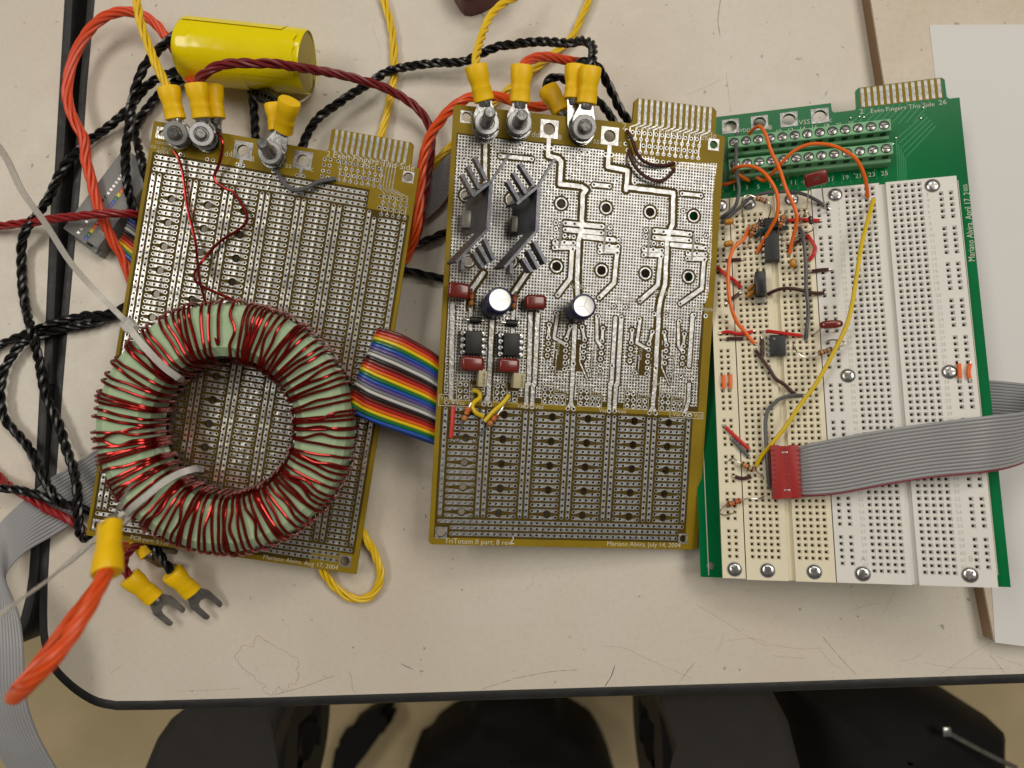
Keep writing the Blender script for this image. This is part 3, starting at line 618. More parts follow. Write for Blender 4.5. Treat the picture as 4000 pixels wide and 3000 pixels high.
p2 += l2('20', (285, 1278), (338, 1283), (600, 1313), (650, 1316), (808, 1335), (860, 1338), (25, 1240), (70, 1257)) + l2('10', (1958, 1220), (2012, 1220)) + l2('A4', (208, 211), (312, 221), (805, 271), (930, 284), (38, 150), (362, 184), (483, 196)) + l2('1', (708, 180), (1075, 215), (278, 210))
hb = [(205, 428), (240, 430), (205, 468), (240, 470), (202, 505), (240, 508), (277, 475), (313, 477), (275, 512), (313, 515)]
boxes = []
for dx, dy in ((0, 0), (223, 12), (511, 28), (727, 41)):
    pl = l2('A3', *[(x + dx, y + dy) for x, y in hb]); p2 += pl
    c_poly(l2('A3', (184 + dx, 402 + dy), (340 + dx, 448 + dy), (338 + dx, 545 + dy), (180 + dx, 540 + dy)), False)
    for i, j in ((0, 2), (2, 4), (1, 3), (3, 5), (6, 8), (7, 9), (2, 3), (0, 1)): TR([pl[i], pl[j]], .3, 0)
    boxes += [l2('A3', *[(x + dx, y + dy) for x, y in r]) for r in (((188, 408), (262, 411), (258, 525), (182, 522), (188, 408)), ((262, 455), (335, 460), (331, 530), (258, 525)), ((297, 457), (293, 528)))]
hb2 = [(238, 1030), (293, 1033), (237, 1088), (293, 1092), (235, 1147), (292, 1150), (352, 1095), (350, 1150), (595, 1045), (650, 1048), (590, 1105), (648, 1108), (583, 1165), (640, 1168), (703, 1108), (758, 1113), (700, 1170), (757, 1175)]
c_poly(l2('2', (200, 990), (455, 1000), (450, 1200), (190, 1190)), False); c_poly(l2('2', (555, 1010), (800, 1020), (795, 1210), (545, 1205)), False)
pl = l2('2', *hb2); p2 += pl
for i, j in ((8, 10), (10, 12), (9, 11), (11, 13), (10, 11)): TR([pl[i], pl[j]], .3, 0)
boxes += [l2('2', *r) for r in (((210, 998), (330, 1004), (322, 1180)), ((210, 998), (200, 1175), (440, 1190), (447, 1068), (328, 1062)), ((563, 1018), (684, 1024), (678, 1200)), ((563, 1018), (553, 1195), (780, 1208), (790, 1095), (682, 1090)), ((740, 1092), (732, 1204)), ((38, 1122), (145, 1128), (142, 1175), (325, 1183), (318, 1240), (32, 1228), (38, 1122)))]
boxes += [l2('25', *r) for r in (((1365, 235), (1650, 248), (1648, 302), (1362, 285), (1365, 235)), ((1512, 242), (1510, 293)))]
p2 += l2('25', (1487, 265), (1535, 270), (122, 193), (173, 197), (482, 212), (532, 215), (838, 232), (887, 234), (1188, 250), (1240, 252)) + l2('2', (107, 1200), (170, 1203), (463, 1217), (522, 1220), (868, 1238), (922, 1243))
bigh = l2('27', (425, 100), (813, 138), (1193, 173), (1570, 208), (385, 643), (773, 677), (1153, 703), (1525, 733)) + l2('1', (300, 640), (840, 690), (330, 1410), (830, 1420))
for q in bigh: c_disc(q, 3.35, False)
for pts, wd, ch in traces:
    if ch: c_line(pts, wd + 2 * ch, False)
for pts, wd, ch in traces: c_line(pts, wd, True)
c_poly(l2('20', (900, 1060), (1860, 1180), (1850, 1408), (1440, 1395), (1415, 1450), (1390, 1470), (1235, 1405), (1228, 1352), (985, 1322), (960, 1250)), False)
for q in bigh: c_disc(q, 3.35, False); c_disc(q, 2.5, True); c_disc(q, 1.95, False)
fan = []
def PR2(v, p0, p1, n):
    a = B2.loc(v, *p0); b = B2.loc(v, *p1); o = [a.lerp(b, i / max(1, n - 1)) for i in range(n)]; o = [(q.x, q.y) for q in o]; fan.extend(o); return o
f1 = PR2('6', (262, 795), (1188, 900), 12); f2 = PR2('6', (297, 890), (1220, 993), 12); f3 = PR2('6', (418, 992), (1170, 1078), 10); f4 = PR2('6', (367, 1080), (1207, 1172), 11); f5 = PR2('6', (615, 1218), (868, 1245), 4); PR2('6', (175, 775), (160, 965), 2); PR2('6', (200, 885), (190, 1060), 2); PR2('6', (600, 1300), (775, 1325), 3)
fin0, fin1 = 29.08, 1.028
for k in range(13):
    x = (fin0 + fin1 * k) * G; y = 48.75 * G
    tgt = f2[k - 1] if k else (f2[0][0] - G, f2[0][1] + 1)
    c_line([(x, y), (x - 1.45 * G, y - .8 * G), (x - 1.45 * G, y - 1.6 * G), tgt], .45, True) if False else None
for q in p2: c_disc(q, .95, True)
for q in p2: c_disc(q, .5, False); holes2.append(hex_hole(q[0], q[1], .48))
for q in bigh: holes2.append(circ(q[0], q[1], 1.9, 18))
jj = 0; quads = []; active = {}
for j in range(RH + 1):
    runs = set()
    if j < RH:
        row = np.concatenate([[0], cop[j].astype(np.int8), [0]]); d = np.diff(row); runs = set(zip(np.where(d == 1)[0].tolist(), np.where(d == -1)[0].tolist()))
    for k in [k for k in active if k not in runs]: quads.append((k[0], k[1], active.pop(k), j))
    for k in runs:
        if k not in active: active[k] = j
V, F = [], []
for i0, i1, j0, j1 in quads:
    o = len(V); x0, x1, y0, y1 = RX0 + i0 * Q, RX0 + i1 * Q, RY0 + j0 * Q, RY0 + j1 * Q
    V += [Vector((x0, y0, .05)), Vector((x1, y0, .05)), Vector((x1, y1, .05)), Vector((x0, y1, .05))]; F.append((o, o + 1, o + 2, o + 3))
T2.part('hatched_copper', (V, F), TIN2, smooth=False, kind='stuff')
padB, padC = B2.loc('20', 322, 1115), B2.loc('20', 845, 1175)
cor2 = [(B2.loc('10', 1818, 1010), 1.95, 2.45, TIN2), (B2.loc('20', 1742, 1250), 1.7, 2.45, TIN2), (B2.loc('12', 1600, 1285), 1.85, 2.4, DTIN), (B2.loc('22', 1478, 1335), 1.5, 2.1, DTIN)]
for q in (padB, padC): holes2.append(circ(q.x, q.y, 2.5, 20))
for q, r, h, m in cor2: holes2.append(circ(q.x, q.y, r, 16))
for q in fan: holes2.append(hex_hole(q[0], q[1], .5))
split_substrate(T2, out2, holes2, [rect(-.75 * G, -20.7 * G, 41.75 * G, .75 * G), rect(-.75 * G, 1.6 * G, 42.6 * G, 42.0 * G), rect(-.75 * G, 42.02 * G, 24.5 * G, 43.9 * G)])
for q in (padB, padC): square_pad(T2, q, 3.75, 2.55, TIN2)
for q, r, h, m in cor2: square_pad(T2, q, h, r + .05, m)
for c, r, n, vert, skip, big in strips2: T2.inst('solder_strip', strip_mesh(n, skip, vert, 1.6, big, DIM_ATIN), gp(c, r, .01))
T2.part('round_pads', join(*[mv(pad_geo(q[0], q[1], .85), (0, 0, .02)) for q in fan]), TIN2, smooth=False, kind='stuff')
ft = []
for k in range(13):
    x = (fin0 + fin1 * k) * G; y = 48.75 * G; xx = x - 1.42 * G
    ft.append(line_geo([(x, y), (x - .2, y - .35), (xx, y - .75 * G), (xx - .05, y - 1.5 * G), f2[k - 1] if k else (xx - .1, y - 1.5 * G)], .5))
for k in range(1, 12): ft.append(line_geo([f2[k], f4[k - 1]], .42))
T2.part('fanout_traces', join(*ft), TIN2, smooth=False, kind='stuff')
fme2 = mesh_of('contact_finger', plate(rect(-.62, -4.15 * G, .62, 0), (), 0, .06, False), DTIN, False)
for k in range(13): T2.inst('contact_finger', fme2, gp(fin0 + fin1 * k, -52.8, .01))
T2.part('silkscreen_boxes', join(*[line_geo(b, .22, .07) for b in boxes]), SILK, smooth=False, kind='stuff')
txt = [label_on(B2, '20', (105, 1170), (232, 1190), '/Vdd'), label_on(B2, '20', (400, 1205), (428, 1209), 'B'), label_on(B2, '20', (655, 1230), (752, 1245), 'Vss'), label_on(B2, '20', (918, 1262), (948, 1266), 'C'), label_on(B2, '20', (952, 1115), (985, 1119), '2'),
       label_on(B2, '20', (1080, 1120), (1765, 1198), 'Even Fingers This Side'), label_on(B2, '20', (1635, 1208), (1692, 1214), '26'), label_on(B2, '12', (1628, 1375), (2212, 1392), 'TriTotem II part: 8 rev: 2'[:24]), label_on(B2, '22', (-28, 1382), (18, 1384), '2'),
       label_on(B2, '22', (822, 1398), (1455, 1412), 'Mariano Alvira. July 14, 2004'), label_on(B2, '22', (42, 205), (108, 208), 'Vss'), label_on(B2, '22', (200, 215), (270, 218), 'Vdd'), label_on(B2, '22', (750, 243), (815, 246), 'Vss'), label_on(B2, '22', (913, 252), (982, 255), 'Vdd'),
       label_on(B2, '22', (1387, 277), (1455, 280), 'Vss'), label_on(B2, '22', (1572, 286), (1642, 290), 'Vcc'), label_on(B2, '2', (48, 1170), (118, 1173), 'Vss'), label_on(B2, '2', (195, 1222), (278, 1226), 'Vcc'), label_on(B2, '2', (780, 1250), (855, 1252), 'Vss'), label_on(B2, '2', (950, 1258), (1030, 1262), 'Vdd')]
for x, y in ((270, 445), (485, 460), (780, 475), (993, 488)): txt.append(label_on(B2, 'A3', (x, y), (x + 78, y + 6), 'ErrCS'))
for x, y in ((360, 375), (868, 403)): txt.append(label_on(B2, 'A3', (x, y), (x + 60, y + 3), 'Corr'))
for x, y in ((412, 415), (918, 443)): txt.append(label_on(B2, 'A3', (x, y), (x + 30, y + 2), 'IN'))
for x, y in ((290, 215), (510, 225), (803, 248), (1018, 262)): txt.append(label_on(B2, 'A3', (x, y), (x + 6, y - 75), 'IR2125', ysc=.9))
txt += [label_on(B2, '27', (495, 830), (725, 845), 'Vcc Bypass', .08), label_on(B2, '27', (850, 925), (1070, 940), 'Vcc Bypass', .08), label_on(B2, '27', (1200, 870), (1430, 888), 'Vcc Bypass', .08), label_on(B2, '27', (1545, 1022), (1735, 1030), 'Vcc Bypa', .08), label_on(B2, '2', (340, 1050), (385, 1053), 'Err')]
for t in txt: T2.part('lettering', t, SILK, smooth=False)
for y0 in (0,):
    for cx, cy in ((423, 370), (805, 405), (1187, 440), (1567, 475)):
        q = B2.loc('27', cx, cy); T2.part('silkscreen_bar', line_geo([(q.x, q.y + 5.4), (q.x - .4, q.y - 5.4)], 1.0, .1), SILKG, smooth=False)

# ---- board at the right: green board with terminal blocks, carrying two breadboards
PZ = -8.6
T3 = Thing('green_board', 'green circuit board with screw terminals and breadboards, right of the three boards', 'circuit board', gp(-3, 30, PZ), B3)
out3 = outline_pts([(-26.0, -17.0), (-.7, -17.0), (-.65, -15.5), (-.3, -15.15), (3.0, -15.15), (3.35, -15.5), (3.4, -18.8), (3.9, -19.25), (16.95, -19.25), (17.4, -18.8), (17.45, -15.6), (17.8, -15.2), (19.35, -15.2), (19.35, 65.05), (-25.85, 65.0)])
h3 = [gp(c, -14.85) for c in (-17.8, -12.78, -7.8, -2.65)]
T3.part('substrate', mv(plate(out3, [circ(q.x, q.y, 2.75, 20) for q in h3] + [circ(-24.2 * G, -63.2 * G, 1.5, 14)], -1.6, 0), (0, 0, PZ)), GREEN, smooth=False)
for q in h3: T3.part('mounting_pad', mv(plate(rect(q.x - 3.7, q.y - 3.5, q.x + 3.7, q.y + 3.5), [circ(q.x, q.y, 2.8, 20)], 0, .06, False), (0, 0, PZ + .01)), DTIN, smooth=False)
fm3 = mesh_of('contact_finger', plate(rect(-.66, -3.55 * G, .66, 0), (), 0, .06, False), DTIN, False)
T3.part('bare_edge', mv(plate(rect(4.0 * G, 15.45 * G, 16.85 * G, 19.2 * G), (), 0, .02, False), (0, 0, PZ + .005)), FR4, smooth=False)
for k in range(13): T3.inst('contact_finger', fm3, gp(4.45 + 1.0 * k, -19.1, PZ + .03))
def bar_block(row, dy):
    y = lambda r: -(r + dy) * G
    prof = [(y(-10.75), PZ), (y(-10.75), 1.1), (y(-10.6), 1.5), (y(-8.75), 1.5), (y(-8.6), 1.2), (y(-8.55), -2.8), (y(-8.1), -3.2), (y(-8.0), -4.2), (y(-8.15), PZ)]
    for x0, x1, ks in ((7.42, -8.55, range(8)), (-8.58, -18.6, range(8, 13))):
        n = len(prof); V = [Vector((x1 * G, a, b)) for a, b in prof] + [Vector((x0 * G, a, b)) for a, b in prof]
        F = [(i, (i + 1) % n, n + (i + 1) % n, n + i) for i in range(n)] + [tuple(range(n))[::-1], tuple(range(n, 2 * n))]
        F = [f[::-1] for f in F]
        blk = T3.part('terminal_block', (V, F), TBG, smooth=False)
        for k in ks:
            cx = (6.4 - 2 * k) * G; cy = y(-9.65)
            sg = join(mat_idx(mv(lathe([(2.15, 0), (2.15, .06), (1.95, .07)], 18), (cx, cy, 1.48)), 1), mat_idx(mv(lathe([(1.85, 0), (1.85, .1), (1.6, .28)], 18), (cx, cy, 1.5)), 0))
            a = rng.uniform(-.5, 1.1); M = Matrix.Translation((cx, cy, 1.79)) @ Matrix.Rotation(a, 4, 'Z')
            T3.part('terminal_screw', join(sg, mat_idx(xf(box(-1.6, -.24, -.05, 1.6, .24, .02), M), 2)), [mat('terminal_screw_steel', (.33, .32, .31), .32, 1.0, var=.2, vs=300, bump=.2, bs=600), TBD, HOLE], sub=blk)
            T3.part('wire_entry', box(cx - 1.15, y(-8.55) - .05, -2.2, cx + 1.15, y(-8.55) + 1.0, .2) if row else box(cx - 1.15, y(-8.55) - .12, -2.4, cx + 1.15, y(-8.55) + 1.0, .2), TBD, sub=blk, smooth=False)
bar_block(0, 0); bar_block(1, 4.2)
trc = []
for k in range(10):
    a = B3.loc('30', 830 + 62 * k, 940 - 8 * k, PZ); b = a + Vector((-9 + k * .3, -9, 0)); c = b + Vector((0, -10 - k * 2.2, 0)); trc.append(line_geo([a, a + Vector((0, -1.5, 0)), b], .5, PZ + .03))
for k in range(5):
    a = B3.loc('30', 1110 + 0 * k, 1200 + 28 * k, PZ); trc.append(line_geo([a + Vector((k * 1.0 + 12, 10, 0)), a + Vector((k * .8, -k * .8, 0)), a + Vector((k * .9 - 1, -22, 0))], .5, PZ + .03))
for k in range(12): q = B3.loc('30', 130 + 75 * k, 1560 - 10 * k, PZ); trc.append(line_geo([(q.x, q.y + 3), (q.x + 2.5, q.y), (q.x + 2.5, q.y - 5)], .5, PZ + .03))
T3.part('traces', join(*trc), GTRACE, smooth=False, kind='stuff')
gl = []
for p0, p1 in ((('30', 1640, 1560), ('35', 1985, 1650)), (('25', 1650, 500), ('25', 1700, 1650))):
    a = B3.loc(*p0, PZ); b = B3.loc(*p1, PZ); gl.append(line_geo([a, b], .35, PZ + .05))
T3.part('silkscreen_lines', join(*gl), SILK, smooth=False, kind='stuff')
dots = []
for v, x, y in (('30', 712, 1022), ('30', 790, 1012), ('30', 828, 1018), ('30', 1320, 1025), ('30', 1105, 1195), ('30', 1080, 1248), ('30', 1340, 935)) + tuple(('30', 20 + 90 * k + d, 1620 - 15 * k - e) for k in range(11) for d, e in ((0, 0), (60, 70))):
    q = B3.loc(v, x, y, PZ); dots.append(mv(lathe([(.6, 0), (.6, .1), (.3, .5)], 8), (q.x, q.y, PZ + .02)))
T3.part('solder_joints', join(*dots), TIN, kind='stuff')
hz = PZ + .06
txt = [label_on(B3, '30', (795, 985), (825, 980), '2', hz), label_on(B3, '30', (890, 977), (1440, 915), 'Even Fingers This Side', hz), label_on(B3, '30', (1478, 907), (1545, 898), '26', hz), label_on(B3, 'A7', (140, 215), (208, 212), 'VDD', hz), label_on(B3, 'A7', (322, 200), (342, 198), 'B', hz), label_on(B3, 'A7', (508, 170), (578, 164), 'VSS', hz), label_on(B3, 'A7', (697, 153), (716, 151), 'C', hz)]
for s, x, y, wd in (('X', 30, 590, 16), ('1', 105, 578, 8), ('3', 178, 572, 16), ('5', 250, 568, 16), ('7', 325, 558, 14), ('9', 398, 552, 14), ('11', 462, 546, 30), ('13', 540, 538, 30), ('17', 695, 522, 34), ('19', 785, 512, 34), ('21', 860, 502, 34), ('23', 940, 494, 42), ('25', 1020, 486, 42)): txt.append(label_on(B3, 'A7', (x, y), (x + wd, y - wd * .1), s, hz))
for k, s in enumerate(('10', '12', '14', '16', '18', '20', '22')): txt.append(label_on(B3, 'A7', (372 + 74 * k, 225 - 9 * k), (402 + 74 * k, 221 - 9 * k), s, hz))
txt.append(label_on(B3, '37', (1790, 595), (1745, 0), 'Mariano Alvira. April 17, 2', hz, ysc=1.25)); txt.append(label_on(B3, '30', (1728, 1650), (1722, 1592), '005', hz, ysc=1.1))
for t in txt: T3.part('lettering', t, SILK, smooth=False)
def bb_slab(x0, x1, r0, r1, holes, top=0.0):
    hx = []; gs = []
    for c, r in holes:
        cx, cy = c * G, -r * G; hx.append(rect(cx - .86, cy - .86, cx + .86, cy + .86))
        o = [(cx - .86, cy - .86), (cx + .86, cy - .86), (cx + .86, cy + .86), (cx - .86, cy + .86)]; i = [(cx + (x - cx) * .52, cy + (y - cy) * .52) for x, y in o]
        V = [Vector((x, y, top)) for x, y in o] + [Vector((x, y, top - .75)) for x, y in i] + [Vector((x, y, top - 3.0)) for x, y in i]
        F = [(k, (k + 1) % 4, 4 + (k + 1) % 4, 4 + k) for k in range(4)] + [(4 + k, 4 + (k + 1) % 4, 8 + (k + 1) % 4, 8 + k) for k in range(4)] + [(8, 9, 10, 11)]
        gs.append((V, F, [0] * 4 + [1] * 5))
    g = plate(rect(x0 * G, -r1 * G, x1 * G, -r0 * G), hx, PZ + .1, top, False, False); 
    o = rect(x0 * G, -r1 * G, x1 * G, -r0 * G); b = .35
    V = [Vector((x, y, top)) for x, y in o] + [Vector((x, y, PZ + .1)) for x, y in o]; wl = (V, [(k, 4 + k, 4 + (k + 1) % 4, (k + 1) % 4) for k in range(4)])
    return join(mat_idx(g, 0), mat_idx(wl, 0), *gs)
def busrows(starts): return [s + i for s in starts for i in range(5)]
Rmain = [(c, r) for c in (0, 1, 2, 3, 4) for r in range(1, 64)]; Rmain2 = [(c, r) for c in (7, 8, 9, 10, 11) for r in range(1, 64)]
bs = busrows((3, 9, 15, 21, 27, 34, 40, 46, 52, 58))
bbR = T3.part('breadboard', join(bb_slab(-5.42, 5.05, .2, 64.88, Rmain + [(c, r) for c in (-4.45, -3.02) for r in bs]), bb_slab(6.05, 16.5, .2, 64.88, Rmain2 + [(c, r) for c in (14.05, 15.5) for r in bs]), bb_slab(5.05, 6.05, .24, 64.84, [], -1.8)), [BBW, HOLE], smooth=False, label='whiter breadboard at the right side of the green board')
lr = [3.8 + .992 * k for k in range(59)]
bbL = T3.part('breadboard', join(bb_slab(-18.72, -12.45, .4, 64.9, [(c, r) for c in (-17.7, -16.7, -15.7, -14.72, -13.75) for r in lr]), bb_slab(-11.4, -5.58, .4, 64.9, [(c, r) for c in (-10.65, -9.66, -8.67, -7.68, -6.69) for r in lr]), bb_slab(-12.45, -11.4, .44, 64.86, [], -1.8)), [BBY, HOLE], smooth=False, label='yellowed breadboard at the left side of the green board')
bbB = T3.part('power_strip', bb_slab(-22.4, -18.88, .45, 64.75, [(c, r) for c in (-21.2, -20.13) for r in busrows([3.75 + 5.95 * k for k in range(5)] + [33.35 + 6 * k for k in range(5)])]), [BBY, HOLE], smooth=False)
nums = []
for r in range(1, 64):
    nums.append(text_geo(str(r), size=2.1, a=(11.9 * G, -r * G - .7, .04), bold=0)); nums.append(text_geo(str(r), size=2.0, a=(-1.55 * G, -r * G - .9, .04), d=(1, 0, 0), bold=0))
nums += [text_geo('A', size=3, a=(-1.9 * G, -61.6 * G, .04), bold=0), text_geo('B', size=3, a=(13.0 * G, -61.2 * G, .04), bold=0)]
T3.part('row_numbers', join(*nums), EMB, sub=bbR, smooth=False, kind='stuff')
def phillips(q, sub):
    cx, cy = q; a = rng.uniform(0, 1.5); M = Matrix.Translation((cx * G, -cy * G, 0)) @ Matrix.Rotation(a, 4, 'Z')
    g = join(mat_idx(lathe([(3.1, .02), (3.1, .06), (2.75, .07)], 22), 2), mat_idx(lathe([(2.75, .05), (2.72, .35), (2.2, .75), (1.2, .95)], 22), 0), mat_idx(box(-1.65, -.36, .6, 1.65, .36, .97), 1), mat_idx(box(-.36, -1.65, .6, .36, 1.65, .975), 1))
    T3.part('screw', xf(g, M), [STEEL, DSTEEL, EMB], sub=sub)
for q, sb in (((-1.7, 63.44), bbR), ((12.94, 63.15), bbR), ((-20.53, 63.33), bbB), ((-15.53, 63.35), bbL), ((-8.63, 63.36), bbL), ((-1.8, 32.5), bbR), ((12.8, 32.44), bbR), ((-15.6, 1.8), bbL), ((-8.67, 1.7), bbL), ((-1.76, 1.6), bbR), ((12.9, 1.56), bbR), ((-20.3, 1.7), bbB)): phillips(q, sb)

# ---- jumper wires and parts plugged into the breadboards
def bend(fr, segs):
    o = []
    for v, pts in segs: o += fr.L(v, pts)
    return o
def jumper(label, m, segs, r=.78, fr=B3, into=True):
    pts = bend(fr, segs); p = crom(pts, .9); t = Thing('jumper_wire', label, 'wire', pts[0], fr, 'jumper wires on the breadboards')
    t.part('insulation', tube(p, r, 8), m)
    for e, d in ((p[0], p[0] - p[min(3, len(p) - 1)]), (p[-1], p[-1] - p[max(-4, -len(p))])):
        d = d.normalized(); q = e + d * 1.0; t.part('bare_end', tube([e - d * .5, q, q + d * .5 + Vector((0, 0, -1.2)), q + d * .6 + Vector((0, 0, -3.2))], .32, 6), LEAD)
jumper('orange jumper arched from rear terminal row, crossing over the other orange wires', J_ORG, [('A7', [(188, 246, -1), (225, 200, 5), (265, 180, 9), (300, 225, 10), (335, 330, 10)]), ('3', [(905, 45, 10), (1000, 330, 10), (1090, 520, 9), (1150, 700, 8), (1140, 850, 6), (1090, 1060, 3), (1045, 1255, .5)])])
jumper('orange jumper looping from front terminal row down to the left side of the long chip', J_ORG, [('3', [(455, 205, -5), (340, 140, -1), (245, 60, 3), (300, 12, 7), (480, -5, 10), (640, 60, 11), (760, 190, 12), (850, 350, 12), (885, 520, 11), (860, 720, 9), (770, 900, 6), (680, 1060, 3), (580, 1240, .5)])])
jumper('long orange jumper arching over the front terminal row to the whiter breadboard', J_ORG, [('A7', [(245, 495, -5), (290, 518, -4), (345, 470, 2), (400, 410, 6), (470, 340, 9), (560, 295, 11), (660, 290, 12), (760, 315, 12), (860, 380, 11), (910, 470, 8), (930, 560, 4), (935, 620, .5)])])
jumper('short orange wire stub at the left end of the front terminal row', J_ORG, [('3', [(40, 268, -6), (170, 245, -5), (285, 190, -5)])])
jumper('grey jumper hanging from the terminals down to the left power strip', J_GRY, [('A7', [(125, 225, -2), (121, 330, 3), (120, 430, 4), (132, 520, 4)]), ('3', [(322, 330, 4), (305, 450, 4), (265, 570, 3), (180, 660, 2), (65, 735, .5)])])
jumper('long grey jumper arching over the top screws of the breadboards', J_GRY, [('3', [(80, 795, .5), (200, 700, 2), (350, 580, 3), (480, 460, 4), (650, 395, 5), (850, 370, 5), (1050, 365, 5), (1250, 400, 4), (1420, 480, 2), (1600, 595, .5)])])
jumper('long orange jumper down the left side of the yellowed breadboard', J_ORG, [('3', [(460, 880, .5), (440, 940, 3), (380, 1050, 5), (250, 1170, 6), (190, 1320, 7), (165, 1500, 7)]), ('4', [(215, 60, 7), (225, 180, 7), (265, 370, 6), (330, 530, 4), (430, 650, 2), (500, 740, 1), (560, 800, .5)])])
jumper('long grey jumper running down beside the red bent wire', J_GRY, [('3', [(1185, 890, .5), (1225, 940, 2), (1250, 1060, 4), (1275, 1300, 4), (1285, 1500, 4)]), ('4', [(1225, 100, 4), (1245, 260, 4), (1250, 440, 3), (1228, 640, 2), (1218, 745, .5)])])
jumper('straight red jumper under the glass diode', J_RED, [('3', [(1015, 780, .9), (1200, 765, 1.1), (1475, 780, .7)])])
jumper('red jumper bent like a hook right of the long chip', J_RED, [('3', [(1305, 990, .6), (1360, 1070, 1.5), (1415, 1170, 1.5), (1390, 1270, 1.5), (1325, 1355, .6)])])
jumper('short dark brown jumper left of the long chip from the power strip', J_BRN, [('3', [(125, 1352, .8), (240, 1345, .9), (350, 1342, .8)])])
jumper('short dark brown jumper right of the long grey one', J_BRN, [('3', [(1365, 1510, .9), (1500, 1490, 1.2), (1605, 1485, .9)])])
jumper('dark brown jumper half hidden under the grey wire beside the long chip', J_BRN, [('3', [(1015, 1195, .6), (1110, 1115, 1.2), (1220, 1065, .8)])])
jumper('red jumper slanting from the left power strip above the brown slanting one', J_RED, [('3', [(15, 1458, .5), (100, 1540, 1.6), (250, 1640, 1.3)]), ('4', [(345, 35, 1), (380, 78, .5)])])
jumper('short dark brown jumper slanting up from the left power strip', J_BRN, [('4', [(205, 270, .6), (280, 210, 1.2), (355, 158, .6)])])
jumper('arched dark brown jumper from the standing black transistor to the right', J_BRN, [('4', [(728, 165, 1.2), (830, 115, 3), (950, 88, 4), (1080, 95, 4), (1230, 130, 3), (1350, 150, 2), (1450, 147, .8)])])
jumper('wavy red jumper above the short brown one near the small chip', J_RED, [('4', [(128, 668, .7), (200, 650, 1), (330, 675, 1.4), (430, 670, 1.3), (530, 645, .7)])])
jumper('straight short dark brown jumper under the wavy red one', J_BRN, [('4', [(195, 740, .9), (300, 738, .9), (408, 740, .9)])])
jumper('red jumper lying across the top of the small chip', J_RED, [('4', [(715, 640, 2.5), (900, 665, 4.2), (1155, 700, .8)])])
jumper('short dark brown jumper upright beside the small chip', J_BRN, [('4', [(650, 745, .6), (655, 850, 1.0), (655, 955, .6)])])
jumper('long dark brown jumper running down right from below the small chip', J_BRN, [('4', [(570, 895, .6), (640, 990, 1.6), (750, 1140, 1.8), (830, 1260, 1.6), (950, 1340, 1.4), (1030, 1420, 1), (1080, 1450, .6)])])
jumper('grey jumper curving down behind the yellow one to the red connector', J_GRY, [('4', [(1185, 1475, .6), (1000, 1480, 1.6), (850, 1540, 2.2)]), ('5', [(560, 40, 2.4), (490, 110, 3), (465, 220, 3), (470, 380, 3), (480, 560, 2.5), (490, 700, 1.5), (500, 785, .5)])])
jumper('short orange jumper on the left power strip, left of its pair', J_ORG, [('4', [(150, 1210, .7), (153, 1300, 1.0), (156, 1385, .7)])])
jumper('short orange jumper on the left power strip, right of its pair', J_ORG, [('4', [(240, 1200, .7), (242, 1300, 1.0), (240, 1380, .7)])])
jumper('short orange jumper on the right power rail, left of its pair', J_ORG, [('37', [(1650, 1485, .7), (1655, 1550, 1.0), (1658, 1610, .7)])])
jumper('short orange jumper on the right power rail, right of its pair', J_ORG, [('37', [(1745, 1485, .7), (1732, 1550, 1.0), (1742, 1612, .7)])])
jumper('straight red jumper slanting down from the left power strip, above the grey one', J_RED, [('5', [(118, 260, .8), (220, 358, .9), (322, 452, .8)])])
jumper('short grey jumper slanting beside the straight red one', J_GRY, [('5', [(180, 368, .7), (250, 445, .9), (318, 515, .7)])])
jumper('short curved dark brown jumper between two resistors near the red connector', J_BRN, [('5', [(203, 690, .8), (260, 706, 1.2), (340, 690, .8)])])
jumper('long yellow jumper curving across both breadboards to the red connector', J_YEL, [('37', [(910, 68, .5), (870, 220, 6), (810, 450, 8), (770, 700, 9), (730, 950, 9), (680, 1150, 9), (560, 1400, 8), (420, 1650, 7)]), ('35', [(300, 150, 6), (150, 370, 5), (20, 530, 4)]), ('5', [(425, 520, 2), (385, 595, .5)])], r=.85)
jumper('dark teal jumper passing over the long chip', J_BLU, [('3', [(550, 1010, .6), (640, 945, 3), (740, 885, 5), (860, 860, 5), (930, 872, 4), (1010, 880, .6)])])
def dip(name, label, fr, corners, h, npin, m=BLK, dot=False, standoff=1.0):
    q = [fr.loc(v, x, y, h) for v, x, y in corners]; c = (q[0] + q[1] + q[2] + q[3]) / 4; ax = ((q[3] + q[2]) - (q[0] + q[1])).normalized(); wd = ((q[1] - q[0]).length + (q[2] - q[3]).length) / 2; ln = ((q[3] - q[0]).length + (q[2] - q[1]).length) / 2
    M = Matrix.Translation((c.x, c.y, 0)) @ Matrix.Rotation(math.atan2(ax.y, ax.x), 4, 'Z'); return M, ln, wd
def chip(T, M, ln, wd, h, npin, z0=.8, sub=None):
    b = T.part('body', xf(join(box(-ln / 2, -wd / 2, z0, ln / 2, wd / 2, h, .35, 2)), M), BLK, sub=sub)
    pg = join(box(-.35, -.25, -1.5, .35, .25, h * .55), box(-.7, -.25, h * .5, .7, .6, h * .5 + .3))
    for sd in (-1, 1):
        for k in range(npin):
            x = (k - (npin - 1) / 2) * G; T.part('pin', xf(mv(xf(pg, Matrix.Rotation(math.pi if sd > 0 else 0, 4, 'Z')), (x, sd * (wd / 2 + .55), 0)), M), LEAD, sub=sub, smooth=False)
    return b
M, ln, wd = dip('', '', B3, (('3', 680, 738), ('3', 885, 726), ('3', 912, 1345), ('3', 695, 1358)), 4.2, 8)
t = Thing('dip_chip', 'long black 16-pin chip on the yellowed breadboard among orange wires', 'chip', M.translation, B3); chip(t, M, ln, wd, 4.2, 8)
M, ln, wd = dip('', '', B3, (('4', 750, 688), ('4', 955, 682), ('4', 965, 945), ('4', 757, 955)), 4.0, 4)
